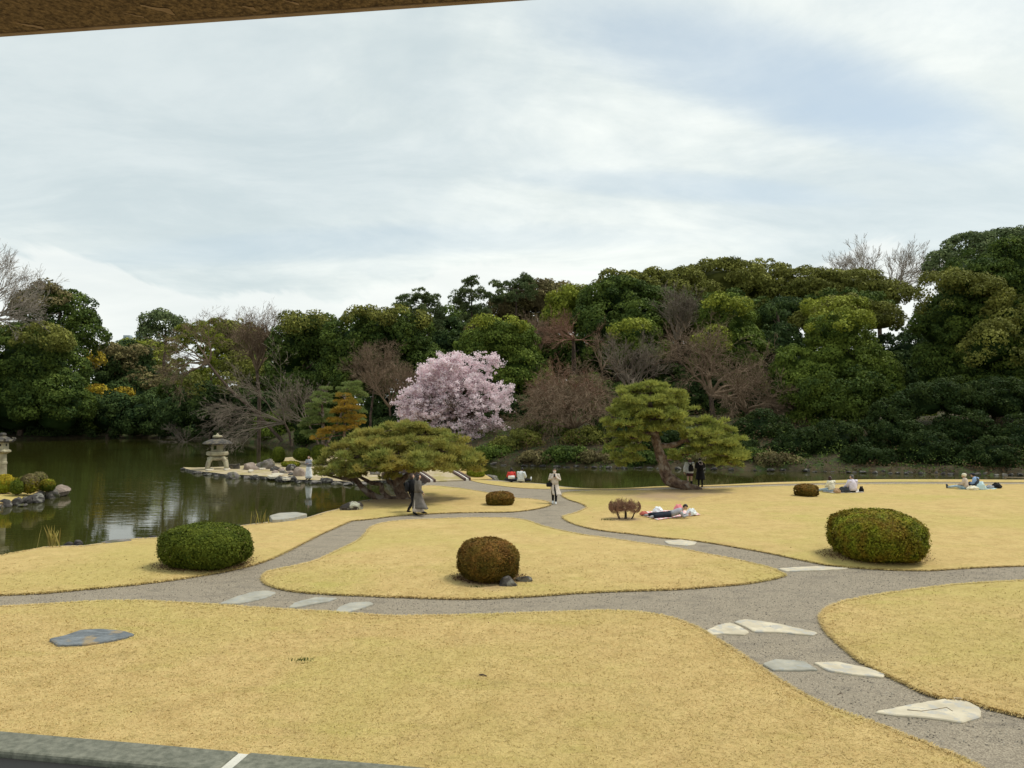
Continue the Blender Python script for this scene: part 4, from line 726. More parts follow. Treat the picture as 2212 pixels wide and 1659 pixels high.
def pine(label, base, pads, d, trunks, mat, seed, ln, w, dn=300, thick=.55, sub=6, dj=.9, name='pine_tree', group=None, fork=True, sprd=1.0):
    rg = np.random.default_rng(seed); base = np.asarray(base, float); o = empty(name, base, 0, label, 'tree', group); k = d/F; mb = MB(); lb = MB(); tb = MB()
    first = True; nodes = []
    for pts, rad in trunks:
        tp = np.array([PD(p[0], p[1], d+(p[2] if len(p) > 2 else 0))-base for p in pts]); K = 4*(len(tp)-1)+1
        ii = np.linspace(0, len(tp)-1, K); tp2 = smooth_poly(tp, np.linalg.norm(tp[-1]-tp[0])/K, False); rr = np.interp(np.linspace(0, 1, len(tp2)), np.linspace(0, 1, len(rad)), rad)*(1+.10*rg.normal(size=len(tp2)))
        (lambda q: (loft(q, tp2, rr, 10, 0, (0, 1, .1)), None if first else q.build('limb', M['bark_pine'], parent=o, smooth=True)))(tb if first else MB()); nodes += [p for p in tp2[len(tp2)//3:]]; first = False
    nodes = np.array(nodes)
    for p in pads:
        x, y, rx, ry = p[:4]; do = p[4] if len(p) > 4 else rg.normal(0, dj); c = PD(x, y, d+do)-base; r = np.array([rx*k, rx*k*.85*sprd, ry*k])
        # pad = several small tufts-of-tufts
        K = max(4, int(sub*rx*k*rx*k*2.4)+3); S = rg.uniform(-1, 1, (K, 3)); S = S/np.maximum(1, np.linalg.norm(S[:, :2], axis=1))[:, None]; cc = c+S*r*[.9, .9, .55]; cc[:, 2] -= (np.linalg.norm(S[:, :2], axis=1)**2)*r[2]*.5
        tn = np.clip(rg.normal(.5, .2, K), 0, 1)
        for q, tt in zip(cc, tn):
            rr = rg.uniform(.2, .38)*(.7+.5*r[0]/1.2)*thick*1.8; needles(mb, q, np.array([rr, rr, rr*.48]), int(dn*rr*rr*9)+12, ln, w, rg, 0, tt)
        # branchlet from the nearest limb to the pad
        j = np.argmin(np.linalg.norm((nodes-c)*[1, 1, 1.6]-[0, 0, .2], axis=1)); st = nodes[j]; mid = (st+c)/2+rg.normal(0, .12, 3)+[0, 0, -.15]
        loft(lb, [st, mid, c-[0, 0, r[2]*.4]], [.055, .042, .02], 5)
        for q in cc[::2]: loft(lb, [c-[0, 0, r[2]*.5], (c+q)/2+rg.normal(0, .05, 3), q-[0, 0, .05]], [.026, .02, .01], 4, cap=False)
    mb.build('needles', mat, parent=o); tb.build('trunk', M['bark_pine'], parent=o, smooth=True)
    if lb.V: lb.build('branchlets', M['bark_pine'], parent=o, smooth=True, kind='stuff')
    return o
padsA = [(868, 922, 62, 15, 0), (925, 932, 60, 15, .5), (812, 935, 55, 15, .5), (870, 940, 70, 16, 1.6), (965, 948, 45, 18, 0), (1000, 965, 30, 18, .4), (765, 958, 50, 14, 0), (830, 955, 70, 16, -.8), (900, 955, 70, 16, -1), (950, 968, 60, 16, -.8), (735, 978, 42, 13, 0), (790, 980, 60, 13, -1), (860, 978, 75, 15, -1.8), (930, 985, 60, 14, -1.6), (985, 988, 45, 13, -.6), (1020, 985, 28, 13, .3), (1035, 1000, 20, 10, .2),
         (705, 998, 34, 10, 0), (755, 1003, 48, 11, -1.2), (820, 1003, 60, 12, -2.2), (885, 1002, 62, 12, -2.4), (940, 1008, 45, 10, -2), (695, 1015, 22, 8, -.3), (735, 1020, 42, 9, -1), (795, 1014, 42, 6, -1.6), (1005, 1008, 32, 8, 0), (1030, 1016, 20, 5, 0), (838, 1030, 26, 4, -1), (890, 1012, 40, 6, -1.8), (765, 1026, 28, 4, -.8), (700, 1024, 18, 4, -.6), (880, 965, 60, 16, 2.2), (820, 985, 50, 14, 2), (940, 990, 50, 12, 1.8), (775, 1000, 40, 12, 1.4), (995, 1000, 30, 10, 1.0), (870, 990, 55, 12, .5), (800, 950, 45, 14, 2), (920, 948, 50, 14, 2.2)]
bA = P(855, 1080); dA = bA[1]
pine('low umbrella shaped pine with twisted trunks spreading over the pond edge behind the walking couple', bA, padsA, dA, [([(872, 1083), (868, 1070), (860, 1051), (853, 1026), (842, 1005), (850, 985)], [.36, .28, .24, .2, .14, .08]), ([(856, 1082), (835, 1080), (803, 1069), (783, 1054), (768, 1037), (735, 1033, -.3), (705, 1026, -.5)], [.24, .2, .17, .15, .12, .08, .04]),
     ([(845, 1078), (825, 1062), (824, 1047), (803, 1043), (775, 1029), (745, 1018)], [.15, .12, .11, .09, .06, .03]), ([(858, 1062), (848, 1046), (838, 1038), (833, 1018), (830, 995)], [.12, .1, .09, .07, .05]), ([(862, 1045), (890, 1018, .5), (930, 1000, .6), (975, 985, .3), (1010, 990, .2)], [.16, .12, .1, .07, .04]), ([(853, 1026), (880, 985, 1), (900, 960, 1.4)], [.12, .08, .04]), ([(842, 1010), (800, 985, .8), (770, 970, .6)], [.1, .07, .04]),
     ([(880, 1080), (905, 1083, -.4), (925, 1086, -.8)], [.16, .08, .02])], PM['olive'], 31, .20, .022, dn=150, sub=6, thick=.36)
padsB = [(1405, 832, 48, 11, 0), (1370, 842, 36, 11, 0), (1440, 845, 40, 11, 0), (1352, 862, 34, 12, 0), (1400, 862, 55, 13, -.6), (1455, 862, 42, 14, 0), (1480, 882, 26, 14, .2), (1335, 885, 30, 13, 0), (1375, 890, 48, 13, -.8), (1430, 890, 50, 14, -1), (1470, 905, 34, 14, -.3), (1325, 910, 26, 12, 0), (1360, 915, 44, 13, -.9), (1440, 918, 42, 12, -.8), (1325, 935, 24, 11, 0), (1365, 942, 36, 11, -.6), 
         (1335, 960, 28, 10, 0), (1375, 968, 26, 9, -.3), (1345, 985, 30, 10, 0), (1335, 1002, 20, 7, 0), (1375, 990, 20, 8, .3), (1505, 912, 30, 13, 0), (1535, 905, 34, 13, .3), (1560, 925, 34, 14, 0), (1520, 935, 45, 14, -.7), (1580, 945, 28, 14, 0), (1545, 955, 48, 14, -.6), (1512, 955, 28, 11, .2), (1590, 968, 26, 12, 0), (1560, 978, 45, 12, -.6), (1520, 970, 40, 9, -.3), (1595, 988, 20, 9, 0), (1560, 996, 34, 7, -.3), (1470, 978, 24, 7, 1.2), (1458, 992, 18, 5, 1.2),
         (1400, 850, 45, 12, 1.4), (1360, 880, 40, 12, 1.4), (1440, 880, 45, 12, 1.5), (1540, 940, 45, 12, 1.3), (1400, 930, 40, 11, 1.5), (1345, 950, 26, 11, 1.2), (1520, 970, 40, 11, 1.2), (1400, 905, 45, 12, 1.8), (1585, 1003, 18, 6, .4)]
bB = P(1476, 1060); dB = bB[1]
pine('tall bright green pine whose thick trunk leans out from the lawn towards the canal', bB, padsB, dB, [([(1516, 1060), (1490, 1052), (1460, 1043), (1442, 1032), (1437, 1018), (1432, 1000), (1423, 974), (1416, 946), (1413, 926), (1410, 900), (1404, 870), (1405, 848)], [.10, .22, .30, .33, .31, .28, .25, .22, .2, .14, .1, .05]), ([(1424, 963), (1440, 963), (1456, 961), (1476, 951), (1487, 940), (1510, 925), (1545, 935)], [.16, .15, .15, .13, .12, .07, .04]),
     ([(1413, 935), (1400, 936), (1388, 946), (1378, 960), (1362, 975)], [.12, .10, .08, .07, .04]), ([(1411, 915), (1425, 905), (1450, 895), (1470, 885)], [.1, .08, .06, .03]), ([(1410, 905), (1390, 895), (1365, 888), (1340, 890)], [.1, .07, .05, .03]), ([(1480, 948), (1500, 965), (1530, 975), (1565, 985)], [.09, .07, .05, .03]), ([(1500, 1062), (1530, 1062, -.5), (1545, 1066, -1)], [.14, .07, .01])], PM['yellow'], 32, .22, .025, dn=150, sub=6, thick=.37)
padsC = [(700, 838, 16, 7), (693, 852, 26, 8), (755, 826, 22, 7), (750, 838, 28, 8), (772, 850, 22, 8), (776, 866, 15, 8), (705, 866, 26, 8), (678, 876, 22, 8), (668, 892, 18, 7), (695, 890, 28, 8), (683, 906, 32, 8), (715, 905, 22, 8), (776, 885, 15, 8), (665, 932, 28, 7), (693, 938, 28, 7), (772, 905, 15, 7), (735, 850, 20, 7), (660, 915, 16, 6)]
bC = np.array([*PD(700, 965, 70)[:2], IZ])
pine('pale green cloud pruned pine on the island', bC, padsC, 70, [([(700, 1000), (698, 960), (698, 915), (694, 852)], [.2, .17, .13, .06]), ([(703, 965), (735, 900, 1), (750, 845, 1.2)], [.14, .1, .05])], PM['blue'], 33, .17, .018, dn=110, sub=4, dj=.6)
padsD = [(743, 853, 15, 7), (750, 865, 22, 8), (735, 868, 18, 8), (755, 880, 28, 8), (735, 888, 24, 8), (765, 896, 22, 8), (742, 906, 30, 8), (768, 912, 18, 7), (728, 925, 28, 7), (706, 932, 22, 7), (755, 925, 22, 7), (690, 945, 18, 6)]
bD = np.array([*PD(743, 965, 67)[:2], IZ])
pine('orange tinged cloud pruned pine in front of the pale green one', bD, padsD, 67, [([(743, 1000), (743, 950), (745, 905), (744, 858)], [.18, .14, .1, .05])], PM['orange'], 34, .16, .017, dn=110, sub=4, dj=.5)
# pines on the far skyline and the tall one at left
def far_pine(label, parts, d, seed, trunkpx, mat='pinefar', tr=.2):
    rg = np.random.default_rng(seed); b_ = on_land(trunkpx[0][0], d); o = empty('pine_tree', b_, 0, label, 'tree', 'far pines on the skyline'); k = d/F; mb = MB(); tb = MB()
    tp = [np.array([0, 0, -.3])]+[PD(x, y, d)-b_ for x, y in trunkpx]; loft(tb, tp, np.linspace(tr*1.3, tr*.4, len(tp)), 6, 0, (0, 1, .1))
    for x, y, rx, ry in parts:
        c = PD(x, y, d+rg.normal(0, 1.2))-b_; r = np.array([rx*k, rx*k*.8, ry*k]); K = int(10+rx*ry*.03); S = sph(rg, K)*rg.uniform(.3, 1, (K, 1)); cc = c+S*r
        for q in cc: needles(mb, q, np.array([.5, .5, .34])*rg.uniform(.7, 1.2), 70, .34, .05, rg, 0, rg.uniform(.3, .7))
        t0 = np.array(tp)[np.argmin(np.linalg.norm(np.array(tp)-c, axis=1))]; loft(tb, [t0, (t0+c)/2, c], [.1, .08, .04], 5, cap=False)
    mb.build('needles', FM[mat] if mat in FM else PM[mat], parent=o); tb.build('trunk', M['bark'], parent=o); return o
far_pine('leftmost of the three pines rising above the central wood', [(880, 648, 24, 12), (905, 640, 20, 14), (930, 655, 26, 18), (868, 662, 18, 8), (900, 672, 34, 18), (945, 680, 26, 18), (925, 700, 40, 20)], 116, 51, [(925, 720), (920, 660)])
far_pine('spiky middle pine of the three above the central wood', [(1018, 610, 16, 14), (1005, 632, 26, 14), (1035, 640, 20, 16), (985, 650, 14, 10), (1010, 662, 32, 16), (1040, 672, 24, 16), (1020, 690, 38, 18)], 116, 52, [(1020, 700), (1018, 625)])
far_pine('rounded rightmost pine of the three on the skyline', [(1140, 605, 22, 14), (1120, 620, 28, 16), (1080, 618, 22, 13), (1100, 640, 32, 16), (1070, 645, 22, 14), (1145, 630, 18, 20), (1090, 665, 36, 18)], 120, 53, [(1115, 680), (1115, 625)])
far_pine('tall olive pine at left with drooping tiers above the leaning trunk', [(430, 705, 26, 10), (465, 700, 24, 14), (395, 712, 26, 9), (440, 725, 46, 12), (400, 738, 36, 11), (470, 738, 30, 12), (380, 755, 30, 10), (430, 760, 42, 12), (460, 780, 36, 14), (390, 785, 32, 12), (425, 805, 40, 14), (455, 830, 40, 16), (400, 830, 34, 14)], 126, 54, [(455, 850), (458, 780), (446, 700)], mat='yellow')
# ------------------------------------------------------------------ clipped bushes
def bush(label, cx, cy_bot, w_px, h_px, mat, seed, z=LZ, leaf=.035, n=9000, group='clipped round shrubs on the lawns', ry=.85, boxy=2.3, stems=True, d=None, gaps=.0):
    rg = np.random.default_rng(seed); b_ = P(cx, cy_bot, z) if d is None else np.array([*PD(cx, cy_bot, d)[:2], z]); dd = b_[1]; rx = w_px/2/F*dd*.96; h = h_px/F*dd; b_[1] += rx*ry*.55
    o = empty('clipped_bush', b_, rg.uniform(0, 6), label, 'bush', group); S = sph(rg, n); pw = 2/boxy
    lump = 1+.05*np.array([mnoise.noise(Vector(s*2.2)+Vector((seed, 0, 0))) for s in S])+.022*np.array([mnoise.noise(Vector(s*7)) for s in S])
    E = np.sign(S)*np.abs(S)**pw; E = E/np.maximum(1e-6, (np.abs(E)**boxy).sum(1)**(1/boxy))[:, None]*lump[:, None]
    r = np.array([rx, rx*ry, h*.47]); dep = 1-rg.normal(.02, .028, n); pos = E*r*dep[:, None]*(1+.05*np.clip(-E[:, 2:3], 0, 1)*[1, 1, 0])+[0, 0, h*.455]; pos[:, 2] = np.maximum(pos[:, 2], .01+rg.random(n)*.06); nn = nrm(nrm(E/r)+rg.normal(0, .42, (n, 3)))
    mb = MB(); V, Fc = diamonds(pos, nn, leaf*rg.uniform(.6, 1.3, n), rg, .5); T = np.clip(.5+.5*np.array([mnoise.noise(Vector(s*3)) for s in S])+rg.normal(0, .25, n), 0, 1)
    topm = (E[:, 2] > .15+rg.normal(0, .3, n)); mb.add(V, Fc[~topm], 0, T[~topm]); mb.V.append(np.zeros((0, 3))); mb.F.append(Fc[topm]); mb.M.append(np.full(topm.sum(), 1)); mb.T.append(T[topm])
    V, Fc = blob((0, 0, h*.45), r*.9, 3, .05, 1.5, seed); V[:, 2] = np.maximum(V[:, 2], .06); mb.add(V, Fc, 0, .1)
    mb.build('foliage', list(mat), parent=o)
    if stems:
        tb = MB()
        for i in range(9):
            a = rg.uniform(0, 6.28); q = np.array([math.cos(a)*rx*.5, math.sin(a)*rx*ry*.5, .25]); loft(tb, [(q[0]*.4, q[1]*.4, -.05), q*[.7, .7, .6], q+[0, 0, .2]], [.025, .02, .012], 5)
        tb.build('stems', M['bark'], parent=o, kind='stuff')
    return o
B_green = leaf_mat('boxwood_leaves', (.035, .060, .006), (.15, .175, .020), (.09, .115, .012), trans=.12, nscale=2)
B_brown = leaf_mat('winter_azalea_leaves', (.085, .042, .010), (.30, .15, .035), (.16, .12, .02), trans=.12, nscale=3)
B_brown_lo = leaf_mat('azalea_shaded_leaves', (.06, .045, .008), (.20, .12, .022), (.10, .085, .015), trans=.12, nscale=3)  # lower leaves darkened to paint the shaded bottom of the bush
B_mix = leaf_mat('mixed_azalea_leaves', (.06, .080, .008), (.26, .28, .022), (.27, .14, .02), trans=.12, nscale=2.2)
B_yel = leaf_mat('bright_hedge_leaves', (.11, .14, .01), (.32, .36, .03), (.2, .22, .02), trans=.15, nscale=2)
bush('dark green domed clipped bush on the pond side lawn at left', 426, 1233, 200, 101, (B_green, B_green), 201, leaf=.034, n=34000, boxy=2.5)
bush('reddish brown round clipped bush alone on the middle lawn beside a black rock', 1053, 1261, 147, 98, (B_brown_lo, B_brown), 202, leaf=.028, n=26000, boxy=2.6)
bush('largest clipped bush, green and rust mixed, near the right edge', 1917, 1216, 222, 114, (B_mix, B_mix), 203, leaf=.038, n=36000, boxy=2.7)
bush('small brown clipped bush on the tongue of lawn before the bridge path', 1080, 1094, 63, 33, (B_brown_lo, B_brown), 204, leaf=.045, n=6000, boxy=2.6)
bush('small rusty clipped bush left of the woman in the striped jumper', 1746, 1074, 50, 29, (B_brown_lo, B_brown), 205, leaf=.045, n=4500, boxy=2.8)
bush('small bright green clipped bush at the right foot of the bridge', 1027, 1035, 44, 27, (B_yel, B_yel), 206, leaf=.05, n=4500, z=0)
GI = 'dark round shrubs on the island'
bush('narrow columnar dark shrub at the left of the island group', 600, 991, 32, 38, (B_green, B_green), 207, z=IZ, leaf=.07, n=3500, group=GI, boxy=2.1, d=70)
bush('mushroom shaped dark shrub left of the fullest island shrub', 650, 985, 42, 31, (B_green, B_green), 208, z=IZ+.3, leaf=.07, n=3500, group=GI, boxy=2.1, d=68)
bush('fullest dark round shrub on the island beside the low pine', 688, 983, 44, 40, (B_green, B_green), 209, z=IZ+.3, leaf=.07, n=4500, group=GI, boxy=2.1, d=67)
bush('low ochre shrub on the island between the stones', 575, 997, 30, 12, (B_mix, B_mix), 210, z=IZ, leaf=.07, n=1500, group=GI, d=66)
bush('low yellow green shrub under the mushroom shaped one', 625, 1000, 42, 14, (B_yel, B_mix), 211, z=IZ, leaf=.07, n=1800, group=GI, d=65)
GP = 'mossy shrubs and boulders on the left promontory'
bush('yellow blossoming bush at the foot of the left edge lantern', 2, 1047, 42, 42, (B_yel, FM['gold']), 212, z=-.2, leaf=.06, n=4200, group=GP, d=42)
for i, (x, y, w, h, mt) in enumerate([(27, 1035, 28, 32, (B_green, B_mix)), (58, 1044, 38, 44, (B_mix, FM['brownish'])), (78, 1040, 42, 40, (FM['olive'], FM['brownish'])), (98, 1048, 36, 28, (B_green, B_mix)), (52, 1024, 34, 28, (B_green, FM['olive'])), (33, 1050, 26, 32, (B_green, B_green))]):
    bush('rounded mossy green shrub on the left promontory, '+['just right of the lantern', 'front middle of the cluster', 'high grey green dome of the cluster', 'rightmost of the cluster', 'farthest back in the cluster', 'low beside the yellow bush'][i], x, y, w, h, mt, 220+i, z=-.22, leaf=.055, n=2600, group=GP, d=43+[0, -1, 1, 0, 2, -1.5][i])
# twiggy leafless bush
def twig_bush():
    b_ = P(1350, 1122, LZ); rg = np.random.default_rng(8); o = empty('bare_bush', b_, 0, 'bare twiggy bush on three stems standing in the picnic lawn', 'bush'); k = b_[1]/F; mb = MB(); sm = MB()
    for sx, dx in ((-18*k, -.12), (2*k, .0), (20*k, .13)):
        st = np.array([sx*.6+.0, rg.normal(0, .08), -.05]); top = np.array([sx, rg.normal(0, .08), .32]); sm = MB(); loft(sm, [st, (st+top)/2+[dx*.2, 0, 0], top], [.035, .026, .02], 6)
        for _ in range(2):
            q = st+rg.normal(0, .03, 3)*[1, 1, 0]; loft(sm, [q, top+rg.normal(0, .07, 3)], [.018, .012], 5)
        sm.build('stem', M['bark'], parent=o)
        segs, tips = grow(rg, top, nrm(np.concatenate([rg.normal(0, .8, (14, 2)), np.ones((14, 1))*.45], 1)), .25, .010, levels=5, kids=(5, 5, 4, 3), ratio=.62, spread=.75, up=.02, rmin=.004, wander=.15)
        C = np.array([0, 0, .50]); RRv = np.array([.62, .5, .40])*rg.uniform(.92, 1.05)
        def clampv(q):
            e = (q-C)/RRv; L = np.linalg.norm(e, axis=1, keepdims=True); return C+e/np.maximum(1, L)*RRv
        segs_geo(mb, [(clampv(p), clampv(q), a, b2, l) for p, q, a, b2, l in segs])
    mb.build('twigs', M['twig_red'], parent=o)
twig_bush()
# tufts of grass / reeds
def tuft(label, px, n, h, mat, seed, z=0.0, spread=.3, name='grass_tuft'):
    rg = np.random.default_rng(seed); b_ = P(px[0], px[1], z); q = rg.normal(0, spread, (n, 2))*[1, .5]; base = np.column_stack([q, np.zeros(n)]); ln = rg.normal(0, .22*h, (n, 2)); w = h*.03+.004
    tip = base+np.column_stack([ln, rg.uniform(.5, 1, n)*h]); mid = base*.5+tip*.5+[0, 0, .08*h]; s = nrm(rg.normal(size=(n, 3))*[1, 1, 0])*w; V = np.stack([base-s, base+s, mid+s*.8, mid-s*.8, tip], 1).reshape(-1, 3)
    i = 5*np.arange(n)[:, None]; mb = MB(); mb.add(V, np.concatenate([i, i+1, i+2, i+3], 1), 0, rg.random(n)); mb.V.append(np.zeros((0, 3))); mb.F.append(np.concatenate([i+3, i+2, i+4], 1)); mb.M.append(np.zeros(n)); mb.T.append(rg.random(n))
    o = mb.build(name, mat); o.location = Vector(b_); return tag(o, label, 'grass tuft', None, 'stuff')
reed = leaf_mat('reeds', (.22, .17, .05), (.38, .33, .09)); weed = leaf_mat('weeds', (.03, .06, .012), (.08, .12, .02))
tuft('curved dry reeds at the water edge left of the black shore rocks', (112, 1181), 16, .75, reed, 1, 0, .14)
tuft('thin yellow reeds beside the pale slab at the water edge', (562, 1132), 18, .6, reed, 2, 0, .18)
tuft('small dark green weed tuft alone in the front lawn', (655, 1427), 60, .06, weed, 3, .1, .09)
tuft('green weed tuft left of the bare twiggy bush', (1311, 1125), 60, .10, weed, 4, LZ, .14)
tuft('green weeds in the shadow of the brown bush', (1030, 1269), 50, .07, weed, 5, LZ+.03, .12)
tuft('green leafy weed beside the lichen covered rock', (792, 1078), 60, .22, weed, 6, 0, .25)
def stick(label, px, L, a, r, z=LZ+.06):
    mb = MB(); loft(mb, [(-L/2*math.cos(a), -L/2*math.sin(a), 0), (0, .01, .01), (L/2*math.cos(a), L/2*math.sin(a), 0)], [r, r*1.1, r*.7], 6); o = mb.build('stick', M['bark']); o.location = Vector(P(px[0], px[1], z)); tag(o, label, 'stick')
stick('small dark stick lying in the middle of the front lawn', (1043, 1459), .13, -.35, .013)
stick('thin fallen twig at the front lawn right of centre', (1815, 1500), .10, .3, .007)
def litter(label, name, pts, mat, seed, size=(.012, .03)):
    rg = np.random.default_rng(seed); pos = np.array(pts); n = len(pos); V, Fc = diamonds(pos, nrm(rg.normal(size=(n, 3))*.5+[0, 0, 1]), rg.uniform(*size, n), rg, .6); mb = MB(); mb.add(V, Fc, 0, rg.random(n)); tag(mb.build(name, mat, kind='stuff'), label, 'leaf litter')
_lm = leaf_mat('fallen_leaves_mat', (.07, .035, .018), (.24, .14, .07), trans=0)
for (cx_, cy_, w_, lb_) in ((426, 1231, 205, 'green bush at left'), (1053, 1259, 150, 'brown bush on the middle lawn'), (1913, 1214, 225, 'largest bush at right')):
    c_ = P(cx_, cy_, LZ); rx_ = w_/2/F*c_[1]; c_[1] += rx_*.47; rg = np.random.default_rng(cx_); a_ = rg.uniform(0, 6.28, 1500); r_ = 1+rg.normal(-.12, .13, 1500); q_ = c_[:2]+np.stack([np.cos(a_)*r_*rx_, np.sin(a_)*r_*rx_*.85], 1); litter('brown dead leaves ringing the foot of the '+lb_, 'leaf_litter', np.column_stack([q_, np.full(1500, LZ+.075)]), _lm, cx_)
rg = np.random.default_rng(99); q_ = rg.uniform((-14, 8.5), (18, 34), (500, 2)); q_ = q_[np.abs(q_[:, 0]) < .68*q_[:, 1]]; litter('small brown fallen leaves scattered thinly over lawns and path', 'fallen_leaves', np.column_stack([q_, np.full(len(q_), LZ+.085)]), _lm, 98, (.008, .022))
# ------------------------------------------------------------------ rocks
def rock(label, x, y, w, h, mat, seed, z=0.0, dep=.8, d=None, name='shore_rock', group=None, rz=0.0, sub=3):
    b_ = P(x, y, z) if d is None else np.array([*PD(x, y, d)[:2], z]); k = b_[1]/F; r = (w*k/2*1.05, w*k/2*dep, h*k/1.35); V, Fc = rock_geo(r, seed, sub)
    if rz: V[:, 2] += V[:, 0]*math.tan(rz)
    mb = MB(); mb.add(V, Fc); o = mb.build(name, mat); o.location = Vector(b_); return tag(o, label, 'rock', group)
rock('smooth black rock lying against the brown bush on the middle lawn', 1096, 1268, 50, 22, M['rock_dark'], 301, LZ, dep=.7, name='lawn_rock')
rock('small rounded end of the black rock beside the brown bush', 1132, 1258, 36, 16, M['rock_dark'], 302, LZ, dep=.7, name='lawn_rock')
rock('long dark rock spotted with pale lichen at the water edge', 758, 1106, 60, 24, M['rock_lichen'], 303, -.05, dep=.5, rz=.06)
rock('black shore rock left of the thin pale slab', 148, 1181, 26, 11, M['rock_dark'], 304, -.08)
rock('black knobbly shore rock touching the thin pale slab', 171, 1180, 22, 14, M['rock_dark'], 305, -.08)
GI2 = 'rocks edging the island'
isl_rocks = [(397, 1015, 14, 5, 'rock_dark', 'tiny rock at the very tip of the island'), (425, 1023, 22, 6, 'rock_dark', 'flat dark rock left of the lantern foot'), (449, 1027, 20, 6, 'rock_dark', 'flat dark rock under the lantern left leg'), (468, 1030, 12, 7, 'rock_dark', 'small dark rock in front of the lantern'), (503, 1033, 38, 14, 'rock', 'low broad grey rock right of the lantern at the waterline'), (532, 1034, 16, 7, 'rock', 'small grey rock beyond the broad grey one'), (550, 1036, 20, 13, 'rock_dark', 'pointed black rock at the island waterline'), (572, 1036, 20, 7, 'rock_dark', 'low black rock right of the pointed one'), (608, 1041, 30, 13, 'rock_dark', 'long black rock left of the person in the white skirt'), (630, 1040, 30, 12, 'rock_dark', 'knobbly black rock left of the person in the white skirt'), (645, 1044, 14, 8, 'rock_dark', 'small black rock in the water by the person'),
             (662, 1044, 10, 7, 'rock_dark', 'round black stone directly below the person'), (684, 1045, 26, 8, 'rock', 'flat grey rock right below the person'), (706, 1043, 32, 15, 'rock_dark', 'humped dark rock between the person and the low pine'), (728, 1047, 26, 8, 'rock', 'flat pale rock under the left edge of the low pine'), (752, 1048, 28, 8, 'rock', 'flat pale rock behind the reaching limb of the low pine'), (776, 1049, 30, 10, 'rock', 'grey rock behind the bend of the low pine limb')]
for i, (x, y, w, h, m_, lb) in enumerate(isl_rocks): rock(lb, x, y, w, h, M[m_], 320+i, WZ+.0, group=GI2, dep=.7)
GI3 = 'boulders lying on the island'
for i, (x, y, w, h, m_, lb, d) in enumerate([(541, 1009, 38, 18, 'rock_warm', 'sloping brown boulder right of the lantern', 62), (573, 1008, 40, 23, 'rock', 'tall grey boulder at the back of the island path', 63), (594, 1010, 24, 11, 'rock_dark', 'small black boulder right of the tall grey one', 61), (608, 1010, 16, 9, 'rock_warm', 'small brown stone under the columnar shrub', 60.5), (628, 1008, 28, 15, 'rock_dark', 'jagged black boulder below the dark shrubs', 61), (595, 1015, 18, 8, 'rock_warm', 'flat brown stone in front of the black boulder', 58.5), (613, 1016, 20, 9, 'rock', 'flat grey stone in the island gravel', 58), (628, 1016, 18, 8, 'rock_warm', 'low brown stone left of the round boulder', 58), (649, 1026, 30, 21, 'rock_warm', 'round brown boulder left of the person in the white skirt', 56), (630, 1025, 16, 9, 'rock_dark', 'small dark boulder at the foot of the round one', 56.5), (716, 1022, 26, 14, 'rock', 'grey boulder behind the left needles of the low pine', 58), (745, 1020, 24, 14, 'rock_warm', 'brown boulder behind the low pine limb', 58), (780, 1018, 26, 15, 'rock', 'grey boulder behind the low pine trunk', 58), (812, 1020, 28, 14, 'rock', 'far grey boulder behind the low pine trunk', 57)]):
    rock(lb, x, y, w, h, M[m_], 350+i, IZ, group=GI3, d=d, name='boulder', dep=.7)
for i, (x, y, w, lb) in enumerate([(600, 1027, 30, 'broad pale flat stone on the island path'), (590, 1031, 26, 'pale flat stone at the island waterline'), (566, 1013, 20, 'thin pale stone right of the lantern ledge'), (550, 1012, 18, 'thin pale stone close to the lantern ledge'), (542, 1019, 12, 'small pale stone in the island sand'), (618, 1035, 24, 'pale flat stone near the black rocks'), (490, 1015, 16, 'small pale slab at the lantern foot'), (453, 1016, 20, 'thin slab left of the lantern foot')]):
    rr = w/2; ry_ = 2.4; flat_stone([(x-rr, y), (x-rr*.5, y-ry_), (x+rr*.6, y-ry_*.9), (x+rr, y-.3), (x+rr*.5, y+ry_*.8), (x-rr*.5, y+ry_)], 'island_stone', lb, M['stone_pale'], h=.12, cat='flat stone', group='flat stones on the island', z=IZ+.02, seed=40+i, edge=.2)
GPr = 'rocks edging the left promontory'
for i, (x, y, w, h, m_, lb, rz) in enumerate([(128, 1068, 46, 20, 'rock_warm', 'long upward tilted pinkish rock pointing over the water', .22), (108, 1073, 34, 18, 'rock', 'grey rock under the tilted pinkish one', 0), (88, 1072, 26, 13, 'rock', 'small grey rock behind the black cluster', 0), (78, 1080, 40, 17, 'rock_dark', 'black rock right of centre on the promontory edge', 0), (60, 1082, 30, 14, 'rock_dark', 'black rough rock in the promontory edge', 0), (36, 1086, 26, 13, 'rock_dark', 'rounded black rock left of centre on the promontory edge', 0), (10, 1090, 26, 14, 'rock_dark', 'black rock close to the left frame edge', 0), (-12, 1092, 26, 12, 'rock_dark', 'black rock cut by the left frame edge', 0), (49, 1089, 20, 6, 'rock', 'flat grey stone at the promontory waterline', 0)]):
    rock(lb, x, y+(5 if x < 100 else 3), w*1.1, h*1.25, M[m_], 380+i, WZ, group=GPr, rz=rz)
rock('pointed blue grey rock in the water right of the bridge bush', 1062, 1037, 34, 12, M['rock'], 399, -.3, rz=-.1)
for i, (x, y, w, h) in enumerate([(690, 1117, 24, 6), (712, 1111, 18, 6), (668, 1123, 20, 5), (640, 1128, 14, 5), (796, 1086, 18, 6), (300, 1164, 16, 5), (330, 1161, 18, 5), (360, 1159, 16, 5), (512, 1137, 14, 4)]):
    rock('small dark stone at the near water edge '+['below the lichen rock', 'touching the lichen rock', 'between slab and lichen rock', 'right of the pale slab', 'between lichen rock and low pine', 'left of the green bush', 'just left of the green bush', 'behind the green bush', 'right of the green bush'][i], x, y, w, h, M['rock_dark'], 410+i, -.06, group='small stones at the near water edge', sub=2)
